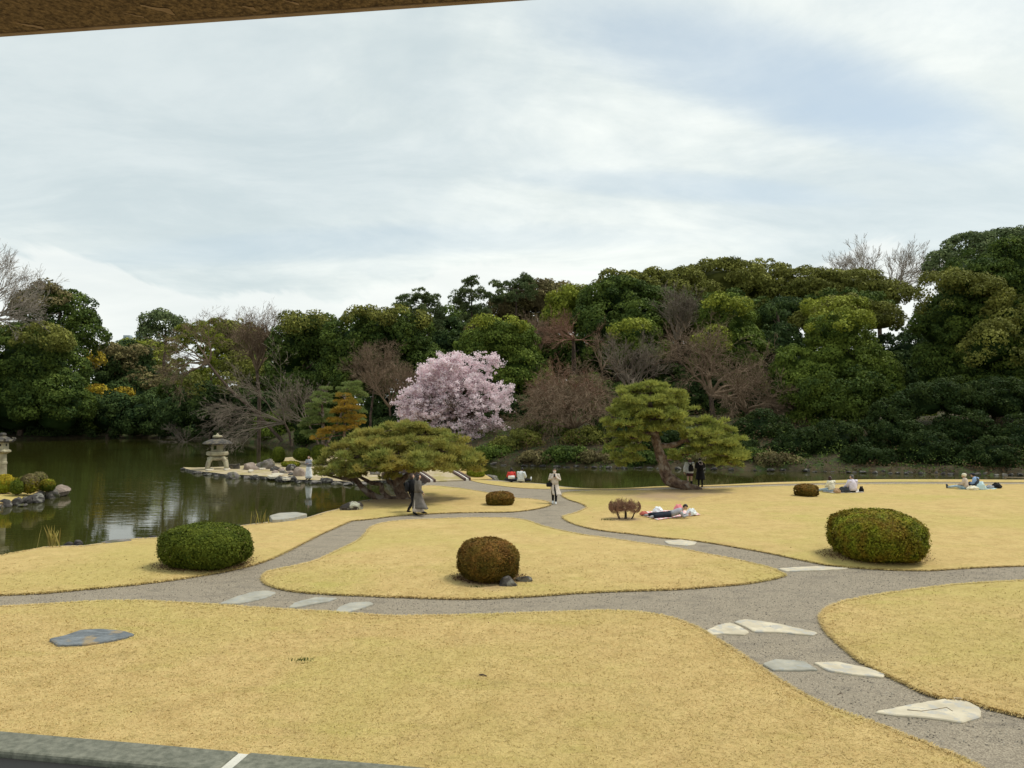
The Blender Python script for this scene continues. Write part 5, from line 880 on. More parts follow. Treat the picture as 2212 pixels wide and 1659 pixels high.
# far canal edging: one stone after another
def edging():
    rg = np.random.default_rng(12); meshes = []
    for s in range(6):
        V, Fc = rock_geo((1, .7, .8), 500+s, 2); mb = MB(); mb.add(V, Fc); o = mb.build('edging_stone', M['rock_dark' if s != 2 else 'rock']); meshes.append(o.data); bpy.data.objects.remove(o)
    px = 1010.0; i = 0
    while px < 2260:
        d = shore_d(px)+.15; w = rg.uniform(9, 20); o = bpy.data.objects.new('edging_stone', meshes[rg.integers(6)]); COL.objects.link(o)
        o.location = ((px-CX)/F*d, d+rg.normal(0, .1), WZ+rg.uniform(-.02, .05)); sc_ = w/2/F*d; o.scale = (sc_, sc_, rg.uniform(.10, .26)); o.rotation_euler = (0, 0, rg.uniform(-.3, .3)+(math.pi if rg.random() < .5 else 0))
        tag(o, 'one of the low dark stones lining the far bank of the canal', 'rock', 'stones lining the far canal bank'); px += w*rg.uniform(1.0, 1.6); i += 1
edging()
# ------------------------------------------------------------------ stone lanterns
def lantern_island():
    b_ = P(466, 1015, IZ); b_ = np.array([b_[0], b_[1]+.3, IZ]); k = b_[1]/F; o = empty('stone_lantern', b_, .35, 'snow viewing stone lantern with a wide umbrella roof on the island tip', 'lantern'); s = k
    lg = MB()                                                  # arched legs
    for i in range(4):
        a = math.pi/4+i*math.pi/2; c, sn = math.cos(a), math.sin(a); q = lambda r, z: (c*r*s, sn*r*s, z*s)
        m2 = MB(); loft(m2, [q(27, 0), q(26.5, 8), q(24, 17), q(18, 24), q(8, 27)], [(7.2*s, 5*s), (6.4*s, 4.8*s), (6.2*s, 5*s), (7*s, 5*s), (8*s, 5.5*s)], 8, 0, (0, 0, 1)); m2.build('leg', M['lantern'], parent=o, smooth=True)
    r2 = MB(); V, Fc = lathe_geo([(10*s, 20*s), (20*s, 22*s), (21*s, 26*s), (12*s, 29*s)], 20); r2.add(V, Fc); r2.build('leg_ring', M['lantern'], parent=o)
    m2 = MB(); V, Fc = lathe_geo([(11*s, 28*s), (19*s, 30*s), (22.5*s, 32*s), (22.8*s, 37*s), (21*s, 39*s), (12*s, 39.5*s)], 24); m2.add(V, Fc); m2.build('platform', M['lantern'], parent=o, smooth=False)
    fb = MB()                                                  # hexagonal fire box with window openings
    for i in range(6):
        a = math.pi/6+i*math.pi/3; c, sn = math.cos(a), math.sin(a); V, Fc = box_geo((c*11.2*s, sn*11.2*s, 47*s), (3.2*s, 3.2*s, 15*s), a); fb.add(V, Fc)
        a2 = i*math.pi/3; c, sn = math.cos(a2), math.sin(a2)
        for z, hh in ((41, 3.6), (53, 3)): V, Fc = box_geo((c*10*s, sn*10*s, z*s), (2.4*s, 9.5*s, hh*s), a2); fb.add(V, Fc)
        if i % 2: V, Fc = box_geo((c*9.8*s, sn*9.8*s, 47*s), (2.0*s, 9.5*s, 12*s), a2); fb.add(V, Fc)
    fb.build('fire_box', M['lantern'], parent=o)
    rf = MB(); V, Fc = lathe_geo([(4*s, 54*s), (28*s, 54.5*s), (30.5*s, 55.5*s), (30*s, 57*s), (24*s, 61*s), (16*s, 64.5*s), (9*s, 66.5*s), (4*s, 67.5*s)], 30, ribs=.02, nr=6); rf.add(V, Fc); rf.build('roof', M['lantern_roof'], parent=o, smooth=True)
    fn = MB(); V, Fc = lathe_geo([(5*s, 67*s), (9.5*s, 69*s), (10.5*s, 71*s), (8.5*s, 73.5*s), (3.5*s, 74*s), (3*s, 75.5*s), (1.8*s, 77*s), (.4*s, 78.2*s)], 18); fn.add(V, Fc); fn.build('finial', M['lantern'], parent=o, smooth=True)
    ld = MB(); V, Fc = box_geo((0, 0, .18), (22*s, 9*s, .36)); ld.add(V, Fc); V, Fc = box_geo((10*s, 0, .40), (2.5*s, 9*s, .12)); ld.add(V, Fc); V, Fc = box_geo((0, 0, .375), (22.4*s, 9.4*s, .05)); ld.add(V, Fc)
    lo = ld.build('stone_ledge', M['lantern_roof']); lo.location = Vector(P(500, 1015, IZ))+Vector((0, .6, 0)); tag(lo, 'low dark stone block with pale top right of the wide roofed lantern', 'stone block')
lantern_island()
def lantern_left():
    d = 43; b_ = np.array([*PD(5, 1000, d)[:2], -.25]); k = d/F; o = empty('stone_lantern', b_, .2, 'tall pedestal stone lantern with curled roof corners cut by the left edge', 'lantern'); zt = lambda y: PD(5, y, d)[2]-b_[2]; s = k
    m2 = MB(); V, Fc = lathe_geo([(17*s, 0), (17*s, .15), (9*s, .3), (8.4*s, zt(1003)), (9.2*s, zt(1002)), (9.2*s, zt(998)), (8*s, zt(997)), (7.8*s, zt(981)), (8.5*s, zt(980))], 16); m2.add(V, Fc); m2.build('shaft', M['lantern'], parent=o)
    m2 = MB(); V, Fc = lathe_geo([(8*s, zt(981)), (13*s, zt(978)), (17*s, zt(976)), (17*s, zt(973)), (13.5*s, zt(971))], 6); m2.add(V, Fc); m2.build('platform', M['lantern'], parent=o)
    m2 = MB(); V, Fc = lathe_geo([(12.2*s, zt(971.5)), (12.2*s, zt(955))], 6); m2.add(V, Fc)
    dk, nt, b, _ = mat_new('lantern_opening_shade'); b.inputs['Base Color'].default_value = (.02, .018, .015, 1); b.inputs['Roughness'].default_value = .9
    m2.build('fire_box', M['lantern'], parent=o); op = MB()
    for a in (-math.pi/2-.02, -math.pi/6): c, sn = math.cos(a), math.sin(a); V, Fc = box_geo((c*10.4*s, sn*10.4*s, zt(961)), (.7*s, 3*s, 4.5*s), a); op.add(V, Fc)
    op.build('window_dark_panel', dk, parent=o)  # dark panels on the solid box paint the shaded openings
    m2 = MB(); V, Fc = lathe_geo([(10*s, zt(956)), (21*s, zt(955)), (22.5*s, zt(952)), (18*s, zt(949)), (13*s, zt(945)), (6*s, zt(942.5))], 6); m2.add(V, Fc)
    for i in range(6):
        a = i*math.pi/3; c, sn = math.cos(a), math.sin(a); loft(m2, [(c*18*s, sn*18*s, zt(951)), (c*23*s, sn*23*s, zt(951)), (c*24.5*s, sn*24.5*s, zt(947.5)), (c*22.5*s, sn*22.5*s, zt(946))], [2.2*s, 2.2*s, 2*s, 1.6*s], 7, 0, (0, 0, 1))
    m2.build('roof', M['lantern_roof'], parent=o)
    m2 = MB(); V, Fc = lathe_geo([(4*s, zt(943)), (6.2*s, zt(941)), (6.6*s, zt(938.5)), (6*s, zt(936)), (2.5*s, zt(934.8))], 14); m2.add(V, Fc); m2.build('finial', M['lantern_roof'], parent=o, smooth=True)
lantern_left()
# garden lamp globe glimpsed through the pine
gl_b = np.array([*PD(881, 948, 49)[:2], IZ]); o = empty('garden_lamp', gl_b, 0, 'white globe lamp on a thin post showing through the low pine crown', 'lamp'); top = PD(881, 948, 49)-gl_b
m2 = MB(); loft(m2, [(0, 0, 0), (0, 0, top[2]-.12)], [.035, .03], 8); m2.build('post', M['bark'], parent=o)
m2 = MB(); V, Fc = blob(top, (.13, .13, .13), 3, 0); m2.add(V, Fc); gm, nt, b, _ = mat_new('white_globe'); b.inputs['Base Color'].default_value = (.85, .85, .8, 1); b.inputs['Roughness'].default_value = .25; m2.build('globe', gm, parent=o, smooth=True)
# ------------------------------------------------------------------ arched bridge
def bridge():
    A = np.array([-3.75, 46.6]); B = np.array([-8.0, 55.2]); d = (B-A); Lb = np.linalg.norm(d); u = d/Lb; n = np.array([u[1], -u[0]]); W = .92; o = empty('arched_bridge', (*A, 0), 0, 'low arched earth covered footbridge from the lawn to the island', 'bridge')
    N_ = 24; ts = np.linspace(0, 1, N_+1); z = .06+.62*np.sin(math.pi*np.clip(ts, 0, 1))**1.0*(1)+np.interp(ts, [0, 1], [0, IZ*.7]); z = z
    def strip(off0, off1, dz0, dz1, t0=0, t1=N_):
        V = []
        for k in range(t0, t1+1):
            p = d*ts[k]
            for off, dz in ((off0, dz1), (off1, dz1), (off1, dz0), (off0, dz0)): q = p+n*off; V.append((q[0], q[1], z[k]+dz))
        K = t1-t0+1; Fc = [(k*4+i, k*4+(i+1) % 4, k*4+4+(i+1) % 4, k*4+4+i) for k in range(K-1) for i in range(4)]+[(0, 1, 2, 3), tuple((K-1)*4+i for i in (3, 2, 1, 0))]
        m = MB(); m.add(V, Fc); bm = bmesh.new(); return m
    strip(-W, W, -.25, 0).build('deck', M['island'], parent=o)
    wood = rough_mat('bridge_timber', (.07, .042, .035), (.14, .09, .07), 4, .8, .4); pale = rough_mat('pale_bridge_stone', (.55, .50, .44), (.72, .68, .62), 3, .85, .3)
    for sg in (-1, 1):
        strip(sg*(W-.02), sg*(W+.14), -.3, .10).build('kerb_beam', wood, parent=o); strip(sg*(W+.14), sg*(W+.32), -.3, .06).build('kerb_coping', pale, parent=o); strip(sg*(W+.32), sg*(W+.46), -.3, .12).build('outer_beam', wood, parent=o)
    gv = strip(W+.46, W+1.9, -.5, .0).build('grass_verge', M['lawn'], parent=o)
    rg = np.random.default_rng(3); meshes = []
    for k in range(1, N_, 1):
        for lvl in range(2):
            p = d*ts[k]-n*(W+.42+rg.uniform(-.02, .1)); V, Fc = rock_geo((.24, .16, .20), 600+k*2+lvl, 2); m = MB(); m.add(V+[p[0], p[1], z[k]-.5-.28*lvl], Fc); m.build('rock', M['rock'], parent=o)
    # approach of gravel between kerbs and path
    return o
bridge()
# low rail at the right shore
def rail():
    b_ = P(2172, 1038, 0); o = empty('low_rail', b_, 0, 'low weathered rail on short posts at the right end of the shore', 'rail')
    for x in (0, 1.6, 3.2): m = MB(); loft(m, [(x, .0, -.2), (x, .0, .30)], [.045, .045], 8); m.build('post', M['twig_pale'], parent=o)
    m = MB(); loft(m, [(-.12, 0, .20), (1.6, 0, .17), (3.4, 0, .14)], [.028, .028, .028], 8, 0, (0, 0, 1)); m.build('bar', M['twig_pale'], parent=o)
rail()
# ------------------------------------------------------------------ the window the picture is taken from
def pavilion():
    # outer edge of the sill and lintel in space (both run the same way, receding to the left)
    st = rough_mat('sill_granite', (.11, .115, .085), (.215, .215, .165), 60, .75, .35, .004); br = rough_mat('lintel_granite', (.07, .042, .018), (.34, .225, .10), 120, .85, .5, .006, lo=.36, hi=.68)
    dk, nt, b, _ = mat_new('unlit_frame'); b.inputs['Base Color'].default_value = (.012, .011, .010, 1); b.inputs['Roughness'].default_value = .7  # near-black colour stands in for the unlit room side of the frame
    mo = rough_mat('mortar', (.55, .54, .46), (.70, .68, .60), 12, .9, .3)
    zs, zl = HC-.68, HC+.795
    def edge_pt(x, y, z): return P(x, y, z)[:2]
    a1, a2 = edge_pt(0, 1577, zs), edge_pt(960, 1659, zs); du = nrm(a2-a1); nn = np.array([-du[1], du[0]])       # nn points outdoors
    o = empty('stone_pavilion', (a1[0], a1[1], zs), 0, 'stone window opening of the pavilion framing the garden view, sill and lintel', 'building'); org = np.array([a1[0], a1[1], zs])
    def prism(s0, s1, n0, n1, z0, z1):
        V = [];
        for z in (z0, z1):
            for s_, n_ in ((s0, n0), (s1, n0), (s1, n1), (s0, n1)): q = a1+du*s_+nn*n_; V.append((q[0], q[1], z))
        return np.array(V)-org, [(3, 2, 1, 0), (4, 5, 6, 7), (0, 1, 5, 4), (1, 2, 6, 5), (2, 3, 7, 6), (3, 0, 4, 7)]
    def bev(mb_o, w): m = mb_o.modifiers.new('bevel', 'BEVEL'); m.width = w; m.segments = 2; m.limit_method = 'ANGLE'
    # where is the joint?
    j = np.dot(edge_pt(530, 1622, zs)-a1, du); j2 = np.dot(edge_pt(470, 1659, zs)-a1, nn)
    pin = edge_pt(0, 1622, zs); inn = np.dot(pin-a1, nn)
    m = MB(); m.add(*prism(-3, j-.012, inn, 0, zs-.18, zs)); so = m.build('sill_slab', st, parent=o); bev(so, .006)
    m = MB(); m.add(*prism(j+.010, 3.2, inn, 0, zs-.18, zs)); so = m.build('sill_slab', st, parent=o); bev(so, .006)
    m = MB(); m.add(*prism(j-.012, j+.010, inn, -.004, zs-.18, zs-.004)); m.build('mortar_joint', mo, parent=o)
    m = MB(); m.add(*prism(-3, 3.2, inn-.25, inn-.003, zs-.3, zs-.012)); m.build('inner_frame', dk, parent=o)
    m = MB(); m.add(*prism(-3, 3.2, inn, -.02, zs-3.0, zs-.183)); m.build('wall_below', st, parent=o)
    l1, l2 = edge_pt(0, 78, zl), edge_pt(1120, 0, zl); off = np.dot((l1+l2)/2-a1, nn); ang = math.atan2(*(nrm(l2-l1)[::-1]))-math.atan2(du[1], du[0])
    V = []
    dl = nrm(l2-l1); nl = np.array([-dl[1], dl[0]])
    def pl(s0, s1, n0, n1, z0, z1):
        V = []
        for z in (z0, z1):
            for s_, n_ in ((s0, n0), (s1, n0), (s1, n1), (s0, n1)): q = l1+dl*s_+nl*n_; V.append((q[0], q[1], z))
        return np.array(V)-org, [(3, 2, 1, 0), (4, 5, 6, 7), (0, 1, 5, 4), (1, 2, 6, 5), (2, 3, 7, 6), (3, 0, 4, 7)]
    m = MB(); m.add(*pl(-3, 3.2, -.55, -.012, zl, zl+.35)); lo = m.build('lintel', br, parent=o)
    m = MB(); m.add(*pl(-3, 3.2, -.012, 0, zl-.002, zl+.35)); lo = m.build('lintel_rim', rough_mat('lintel_rim_stone', (.30, .20, .11), (.42, .30, .19), 20, .8, .3, .004), parent=o)
    rg = np.random.default_rng(4)
    for (x, y, L, w) in ((75, 62, .05, .006), (295, 38, .04, .003), (348, 28, .06, .010), (540, 20, .025, .006), (632, 9, .03, .004)):
        q = edge_pt(x, y, zl-.001)-l1; s_, n_ = np.dot(q, dl), np.dot(q, nl); K = 7; tt = np.linspace(0, 1, K)
        top = np.array([(s_+L*.5*(t-.5)*1.6, n_-L*.55*(1-t)+w*(.2+.9*t)*(1+.3*rg.normal())) for t in tt]); bot = np.array([(s_+L*.5*(t-.5)*1.6+w*.2, n_-L*.55*(1-t)-w*(.2+.9*t)*(1+.3*rg.normal())) for t in tt]); top[:, 1] = np.minimum(top[:, 1], -.013); bot[:, 1] = np.minimum(bot[:, 1], -.014)
        pts = np.concatenate([top, bot[::-1]]); V = [np.array([*(l1+dl*a+nl*c), zl-.0015]) - org for a, c in pts]; m = MB(); m.add(V, [tuple(range(len(V)))]); m.build('mortar_smear', rough_mat('smear', (.33, .22, .12), (.42, .29, .17), 30, .9, .2, .003), parent=o)
pavilion()
# distant buildings
def far_building(label, x, ytop, w, d, col, floors, ybase=None, cols=4):
    c = PD(x, ytop, d); wd = w/F*d; h = c[2]; o = empty('distant_building', (c[0], d, 0), 0, label, 'building'); wm, nt, b, _ = mat_new('far_wall'); b.inputs['Base Color'].default_value = (*col, 1); b.inputs['Roughness'].default_value = .7
    m = MB(); m.add(*box_geo((0, 0, h/2), (wd, wd*.8, h))); m.build('wall', wm, parent=o); gm, nt, b, _ = mat_new('far_glass'); b.inputs['Base Color'].default_value = (col[0]*.4, col[1]*.45, col[2]*.5, 1); b.inputs['Roughness'].default_value = .2
    m = MB(); m.add(*box_geo((0, 0, h+.25), (wd*1.02, wd*.82, .5))); m.build('roof', wm, parent=o)
    for f in range(floors):
        for k in range(cols):
            m = MB(); m.add(*box_geo(((k-(cols-1)/2)*wd/cols, -wd*.4-.03, h*(1-(f+.6)/max(floors, 1)*min(1, floors*3.2/h))), (wd/cols*.62, .12, 1.5))); m.build('window', gm, parent=o)
    return o
far_building('pale blue tower far away in the gap of the left skyline', 302, 719, 13, 700, (.36, .46, .52), 6)
far_building('low pale flat far building beside the blue tower', 276, 726, 14, 650, (.40, .48, .52), 3)
far_building('beige house glimpsed through the leaning bare tree', 452, 818, 22, 165, (.62, .55, .46), 3, cols=3)
far_building('white house glimpsed low behind the trees near the leaning trunk', 480, 868, 34, 158, (.65, .63, .6), 2, cols=4)
far_building('pinkish far building seen between the trunks at right', 1965, 838, 60, 170, (.5, .46, .42), 5, cols=5)
# ------------------------------------------------------------------ people
def simple(name, c, rough=.6, spec=.3):
    m, nt, b, _ = mat_new(name); b.inputs['Base Color'].default_value = (*c, 1); b.inputs['Roughness'].default_value = rough; b.inputs['Specular IOR Level'].default_value = spec; return m
SKIN = simple('skin', (.52, .33, .23), .55); HAIR = simple('black_hair', (.018, .013, .011), .45); HAIRB = simple('brown_hair', (.040, .020, .013), .45); HAIRG = simple('grey_hair', (.10, .095, .09), .5)
EYE = simple('eye_dark', (.02, .015, .01), .3); LIP = simple('lips', (.40, .16, .13), .5)
K_ = {k: cloth_mat('cloth_'+k, v) for k, v in dict(black=(.012, .012, .014), navy=(.018, .022, .035), white=(.78, .78, .76), offwhite=(.60, .53, .46), beige=(.52, .43, .36), taupe=(.13, .115, .10), lilac=(.66, .60, .68), grey=(.33, .33, .36), red=(.62, .06, .05), denim=(.14, .21, .30), lightdenim=(.35, .45, .52), blue=(.26, .38, .60), charcoal=(.045, .05, .055), cream=(.72, .67, .52), pink=(.75, .35, .36), greywhite=(.62, .65, .66), brown=(.12, .06, .035), maroon=(.05, .015, .02), greygreen=(.22, .23, .22), purplebrown=(.13, .08, .09)).items()}
PEDGE = [('pelvis', 'belly'), ('belly', 'chest'), ('chest', 'neck'), ('neck', 'head'), ('head', 'crown')]
for s in 'LR': PEDGE += [('chest', 'sho'+s), ('sho'+s, 'elb'+s), ('elb'+s, 'wri'+s), ('wri'+s, 'hand'+s), ('pelvis', 'hip'+s), ('hip'+s, 'kne'+s), ('kne'+s, 'ank'+s), ('ank'+s, 'toe'+s)]
PR = dict(pelvis=.12, belly=.105, chest=.115, neck=.05, head=.078, crown=.072, sho=.058, elb=.040, wri=.028, hand=.026, hip=.085, kne=.055, ank=.036, toe=.030)
def jr(n): return PR.get(n, PR.get(n[:-1], .05))
STAND = dict(pelvis=(0, 0, .90), belly=(0, 0, 1.04), chest=(0, 0, 1.27), neck=(0, .0, 1.42), head=(0, .025, 1.50), crown=(0, .015, 1.575), shoL=(-.165, 0, 1.34), shoR=(.165, 0, 1.34), elbL=(-.22, -.02, 1.08), elbR=(.22, -.02, 1.08), wriL=(-.22, .05, .86), wriR=(.22, .05, .86), handL=(-.22, .07, .79), handR=(.22, .07, .79),
             hipL=(-.09, 0, .86), hipR=(.09, 0, .86), kneL=(-.10, .01, .47), kneR=(.10, .01, .47), ankL=(-.10, -.02, .08), ankR=(.10, -.02, .08), toeL=(-.11, .12, .03), toeR=(.11, .12, .03))
def pose(base=STAND, **kw): p = dict(base); p.update(kw); return p
def body_mesh(mb, J):
    names = list(J); idx = {n: i for i, n in enumerate(names)}; me = bpy.data.meshes.new('tmp'); me.from_pydata([J[n] for n in names], [(idx[a], idx[b]) for a, b in PEDGE], []); o = bpy.data.objects.new('tmp', me); COL.objects.link(o)
    sk = o.modifiers.new('skin', 'SKIN'); sk.use_smooth_shade = True; lay = me.skin_vertices[0].data
    for n in names: r = jr(n); lay[idx[n]].radius = (r, r*(.8 if n in ('pelvis', 'belly', 'chest') else 1)); lay[idx[n]].use_root = (n == 'pelvis')
    o.modifiers.new('sub', 'SUBSURF').levels = 1; dg = bpy.context.evaluated_depsgraph_get(); ev = o.evaluated_get(dg); m2 = ev.to_mesh()
    V = np.array([v.co[:] for v in m2.vertices]); Fc = [tuple(p.vertices) for p in m2.polygons]; ev.to_mesh_clear(); bpy.data.objects.remove(o); bpy.data.meshes.remove(me); mb.add(V, Fc)
    for s in 'LR':                                         # five fingers on each palm
        w, h = np.array(J['wri'+s]), np.array(J['hand'+s]); ax = nrm(h-w); side = nrm(np.cross(ax, [0.1, .9, .25])); bend = np.cross(ax, side)
        for i, L in enumerate((.062, .075, .070, .055)):
            b0 = h+side*(i-1.5)*.017; loft(mb, [b0, b0+ax*L*.5+bend*.006, b0+ax*L*.85+bend*.028], [.0095, .0085, .0065], 5)
        b0 = w+ax*.03+side*-.028; loft(mb, [b0, b0+ax*.03-side*.018+bend*.012, b0+ax*.055-side*.012+bend*.026], [.011, .010, .008], 5)
    hd, cr = np.array(J['head']), np.array(J['crown']); return hd, cr
def person(label, loc, yaw, J, clothes, h=1.62, hair=None, hairmat=None, face=True, group=None, tilt=None):
    o = empty('person', loc, yaw, label, 'person', group); o.scale = (h/1.65,)*3; mb = MB(); body_mesh(mb, J); hd, cr = np.array(J['head']), np.array(J['crown']); up = nrm(cr-hd); fw = np.array(J.get('_fw', (0, 1, 0)) if '_fw' in J else (0, 1, 0), float); fw = nrm(fw-up*np.dot(fw, up)); rt = np.cross(fw, up); c = hd+(cr-hd)*.45
    V, Fc = blob((0, 0, 0), (.072, .088, .105), 3, 0); R3 = np.stack([rt, fw, up]); mb.add(V@R3+c, Fc)
    loft(mb, [c+fw*.082+up*.022, c+fw*.102-up*.012, c+fw*.085-up*.024], [.010, .013, .010], 6)
    for sg in (-1, 1): V, Fc = blob((0, 0, 0), (.012, .022, .030), 2, 0); mb.add(V@R3+c+rt*sg*.074-fw*.005, Fc)
    bo = mb.build('body', SKIN, parent=o, smooth=True)
    if face:
        e = MB()
        for sg in (-1, 1): V, Fc = blob((0, 0, 0), (.012, .006, .007), 2, 0); e.add(V@R3+c+rt*sg*.028+fw*.080+up*.018, Fc)
        e.build('eyes', EYE, parent=o); e = MB(); V, Fc = blob((0, 0, 0), (.020, .006, .006), 2, 0); e.add(V@R3+c+fw*.082-up*.045, Fc); e.build('mouth', LIP, parent=o)
    hm = hairmat or HAIR; m = MB(); V, Fc = blob((0, 0, 0), (.086, .098, .108), 3, .05, 2, 3); V = V[:, :]; W = V@R3+c-fw*.018+up*.022
    ky = V[:, 1] > .03; W = np.where((ky & (V[:, 2] < .045))[:, None], (V*[.75, .45, .8])@R3+c-fw*.02, W); m.add(W, Fc)
    if hair == 'long': loft(m, [c-fw*.045+up*.05, c-fw*.07-up*.08, c-fw*.09-up*.22, c-fw*.10-up*.36], [(.085, .06), (.095, .05), (.085, .045), (.05, .025)], 10, 0, tuple(fw))
    elif hair == 'bob': loft(m, [c-fw*.03+up*.05, c-fw*.04-up*.06, c-fw*.05-up*.16], [(.092, .075), (.10, .07), (.085, .055)], 10, 0, tuple(fw))
    m.build('hair', hm, parent=o, smooth=True)
    for cl in clothes: cl(o, J)
    return o, c, R3
def A(J, n): return np.array(J[n], float)
def top(name, mat, puff=1.0, hem='pelvis', hemr=(.19, .14), sleeve=True, hemdz=0.0, collar=True, slr=.062, mats=None):
    def f(o, J):
        m = MB(); pel, bel, ch, nk = A(J, 'pelvis'), A(J, 'belly'), A(J, 'chest'), A(J, 'neck'); ref = nrm(np.cross(A(J, 'shoR')-A(J, 'shoL'), nk-pel))*-1; ref = tuple(-ref)
        sw = np.linalg.norm(A(J, 'shoR')-A(J, 'shoL'))/2; p0 = pel+np.array([0, 0, hemdz])
        pts = [p0, bel, ch*.5+bel*.5, ch, ch*.35+(nk*.65)-0*(nk), nk+(nk-ch)*.08]; rr = [hemr, (.165*puff, .125*puff), (.175*puff, .13*puff), (sw+.035, .125*puff), (sw*.78, .095*puff), (.07, .065)]
        loft(m, pts, rr, 16, 0, ref)
        if sleeve:
            for s in 'LR':
                S, E, W = A(J, 'sho'+s), A(J, 'elb'+s), A(J, 'wri'+s); loft(m, [S+(ch-S)*.3+[0, 0, .0], S, (S+E)/2, E, (E+W)/2, W], [slr*1.1*puff, slr*1.18*puff, slr*puff, slr*.95*puff, slr*.85*puff, slr*.72*puff], 10)
        m.build(name, mat, parent=o, smooth=True)
    return f
def trousers(mat, name='trousers', r=1.0, to=.9, bare=False):
    def f(o, J):
        m = MB(); loft(m, [A(J, 'pelvis')+(A(J, 'belly')-A(J, 'pelvis'))*.5, A(J, 'pelvis'), (A(J, 'hipL')+A(J, 'hipR'))/2-[0, 0, .02]], [(.155, .12), (.165, .135), (.15, .12)], 12, 0, (0, 1, 0))
        for s in 'LR': H_, Kk, An = A(J, 'hip'+s), A(J, 'kne'+s), A(J, 'ank'+s); e = Kk+(An-Kk)*to; loft(m, [H_+[0, 0, .04], H_, (H_+Kk)/2, Kk, (Kk+e)/2, e], [.085*r, .10*r, .088*r, .070*r, .064*r, .055*r], 10)
        m.build(name, mat, parent=o, smooth=True)
    return f
def shoes(mat, long=1.0):
    def f(o, J):
        for s in 'LR':
            An, T = A(J, 'ank'+s), A(J, 'toe'+s); ax = nrm(T-An*[1, 1, 0]-[0, 0, T[2]]) if abs(T[0]-An[0])+abs(T[1]-An[1]) > .01 else np.array([0, 1, 0.]); ax = nrm(T-An) ; m = MB(); heel = An-nrm((T-An)*[1, 1, 1])*.035; loft(m, [heel-[0, 0, .02], An*.6+T*.4-[0, 0, .0], T, T+nrm(T-An)*.075*long], [(.042, .045), (.046, .045), (.050, .034), (.022, .018)], 10); m.build('shoe', mat, parent=o, smooth=True)
    return f
def skirt(mat, z0, z1, r0, r1, name='skirt', folds=0, cx=0.0, cy=0.0, n=28, seed=0):
    def f(o, J):
        pel = A(J, 'pelvis'); V = []; K = 7; rg = np.random.default_rng(seed)
        for k in range(K):
            t = k/(K-1)
            for i in range(n):
                a = 2*math.pi*i/n; fr = 1+folds*t*math.sin(a*5+t)*.5+folds*t*.3*math.sin(a*9+1); rx = (r0[0]*(1-t)+r1[0]*t)*fr; ry = (r0[1]*(1-t)+r1[1]*t)*fr; V.append((pel[0]+cx*t+rx*math.cos(a), pel[1]+cy*t+ry*math.sin(a), z0+(z1-z0)*t))
        Fc = [(k*n+i, (k+1)*n+i, (k+1)*n+(i+1) % n, k*n+(i+1) % n) for k in range(K-1) for i in range(n)]+[tuple(range(n)), tuple((K-1)*n+i for i in range(n-1, -1, -1))]
        m = MB(); m.add(V, Fc); m.build(name, mat, parent=o, smooth=True)
    return f
def prop(fn):
    def f(o, J): fn(o, J)
    return f
def backpack(mat, strap, w=.15, h=.40, off=.16, z=1.12):
    def f(o, J):
        ch = A(J, 'chest'); c = np.array([ch[0], ch[1]-off-.04, z]); m = MB(); loft(m, [c-[0, 0, h/2], c-[0, 0, h*.35], c, c+[0, 0, h*.3], c+[0, 0, h/2]], [(w*.75, .06), (w, .085), (w, .09), (w*.78, .08), (w*.25, .04)], 14, 0, (0, 1, 0)); b_ = m.build('backpack', mat, parent=o, smooth=True)
        m = MB()
        for s in (-1, 1): loft(m, [c+[s*.04, 0, h*.3], c+[s*.07, off*.6, h*.55], [ch[0]+s*.10, ch[1]-.02, 1.415], [ch[0]+s*.12, ch[1]+.13, 1.30]], [.018]*4, 6)
        m.build('strap', strap, parent=b_, smooth=True)
    return f
# -- walking couple
J = pose(kneL=(-.09, .17, .50), ankL=(-.09, .22, .10), toeL=(-.09, .36, .05), kneR=(.09, .02, .47), ankR=(.09, -.22, .12), toeR=(.09, -.10, .03), elbR=(.23, -.06, 1.08), wriR=(.26, .10, .90), handR=(.27, .15, .85), elbL=(-.24, .02, 1.10), wriL=(-.20, .16, .95), handL=(-.17, .21, .93))
def long_coat(mat, lining, hem=.32, flare=.36, wind=(.0, .0), front_open=True, seed=0):
    def f(o, J):
        top('coat', mat, 1.08, hemr=(.185, .15), slr=.068)(o, J); n = 30; K = 9; V = []; rg = np.random.default_rng(seed); gap = .22 if front_open else .02
        for k in range(K):
            t = k/(K-1); z = .93-(.93-hem)*t
            for i in range(n+1):
                a = math.pi/2+gap*(.4+t)+(2*math.pi-2*gap*(.4+t))*i/n; rr = .18+(flare-.18)*t**1.3; fo = 1+.10*t*math.sin(a*6+seed)+.05*t*math.sin(a*11); wx = wind[0]*t*t*max(0, math.cos(a-.3))*1.6; V.append((rr*fo*math.cos(a)+wx, rr*.78*fo*math.sin(a)+wind[1]*t*t, z+.05*t*math.cos(a)*abs(wind[0])*2.0))
        Fc = [(k*(n+1)+i, (k+1)*(n+1)+i, (k+1)*(n+1)+i+1, k*(n+1)+i+1) for k in range(K-1) for i in range(n)]; m = MB(); m.add(V, Fc); s = m.build('coat_skirt', mat, parent=o, smooth=True); sm = s.modifiers.new('thick', 'SOLIDIFY'); sm.thickness = .012; s.data.materials.append(lining); sm.material_offset = 1
    return f
pc = P(903, 1112, .01)
person('woman in a long billowing grey brown coat and pale skirt walking on the path', pc, R(-62), J, [skirt(K_['offwhite'], .9, .13, (.15, .13), (.27, .22), folds=.25), long_coat(K_['taupe'], K_['brown'], .27, .33, (.22, .05), seed=1), shoes(K_['black'])], h=1.66, hair='long', hairmat=HAIR)
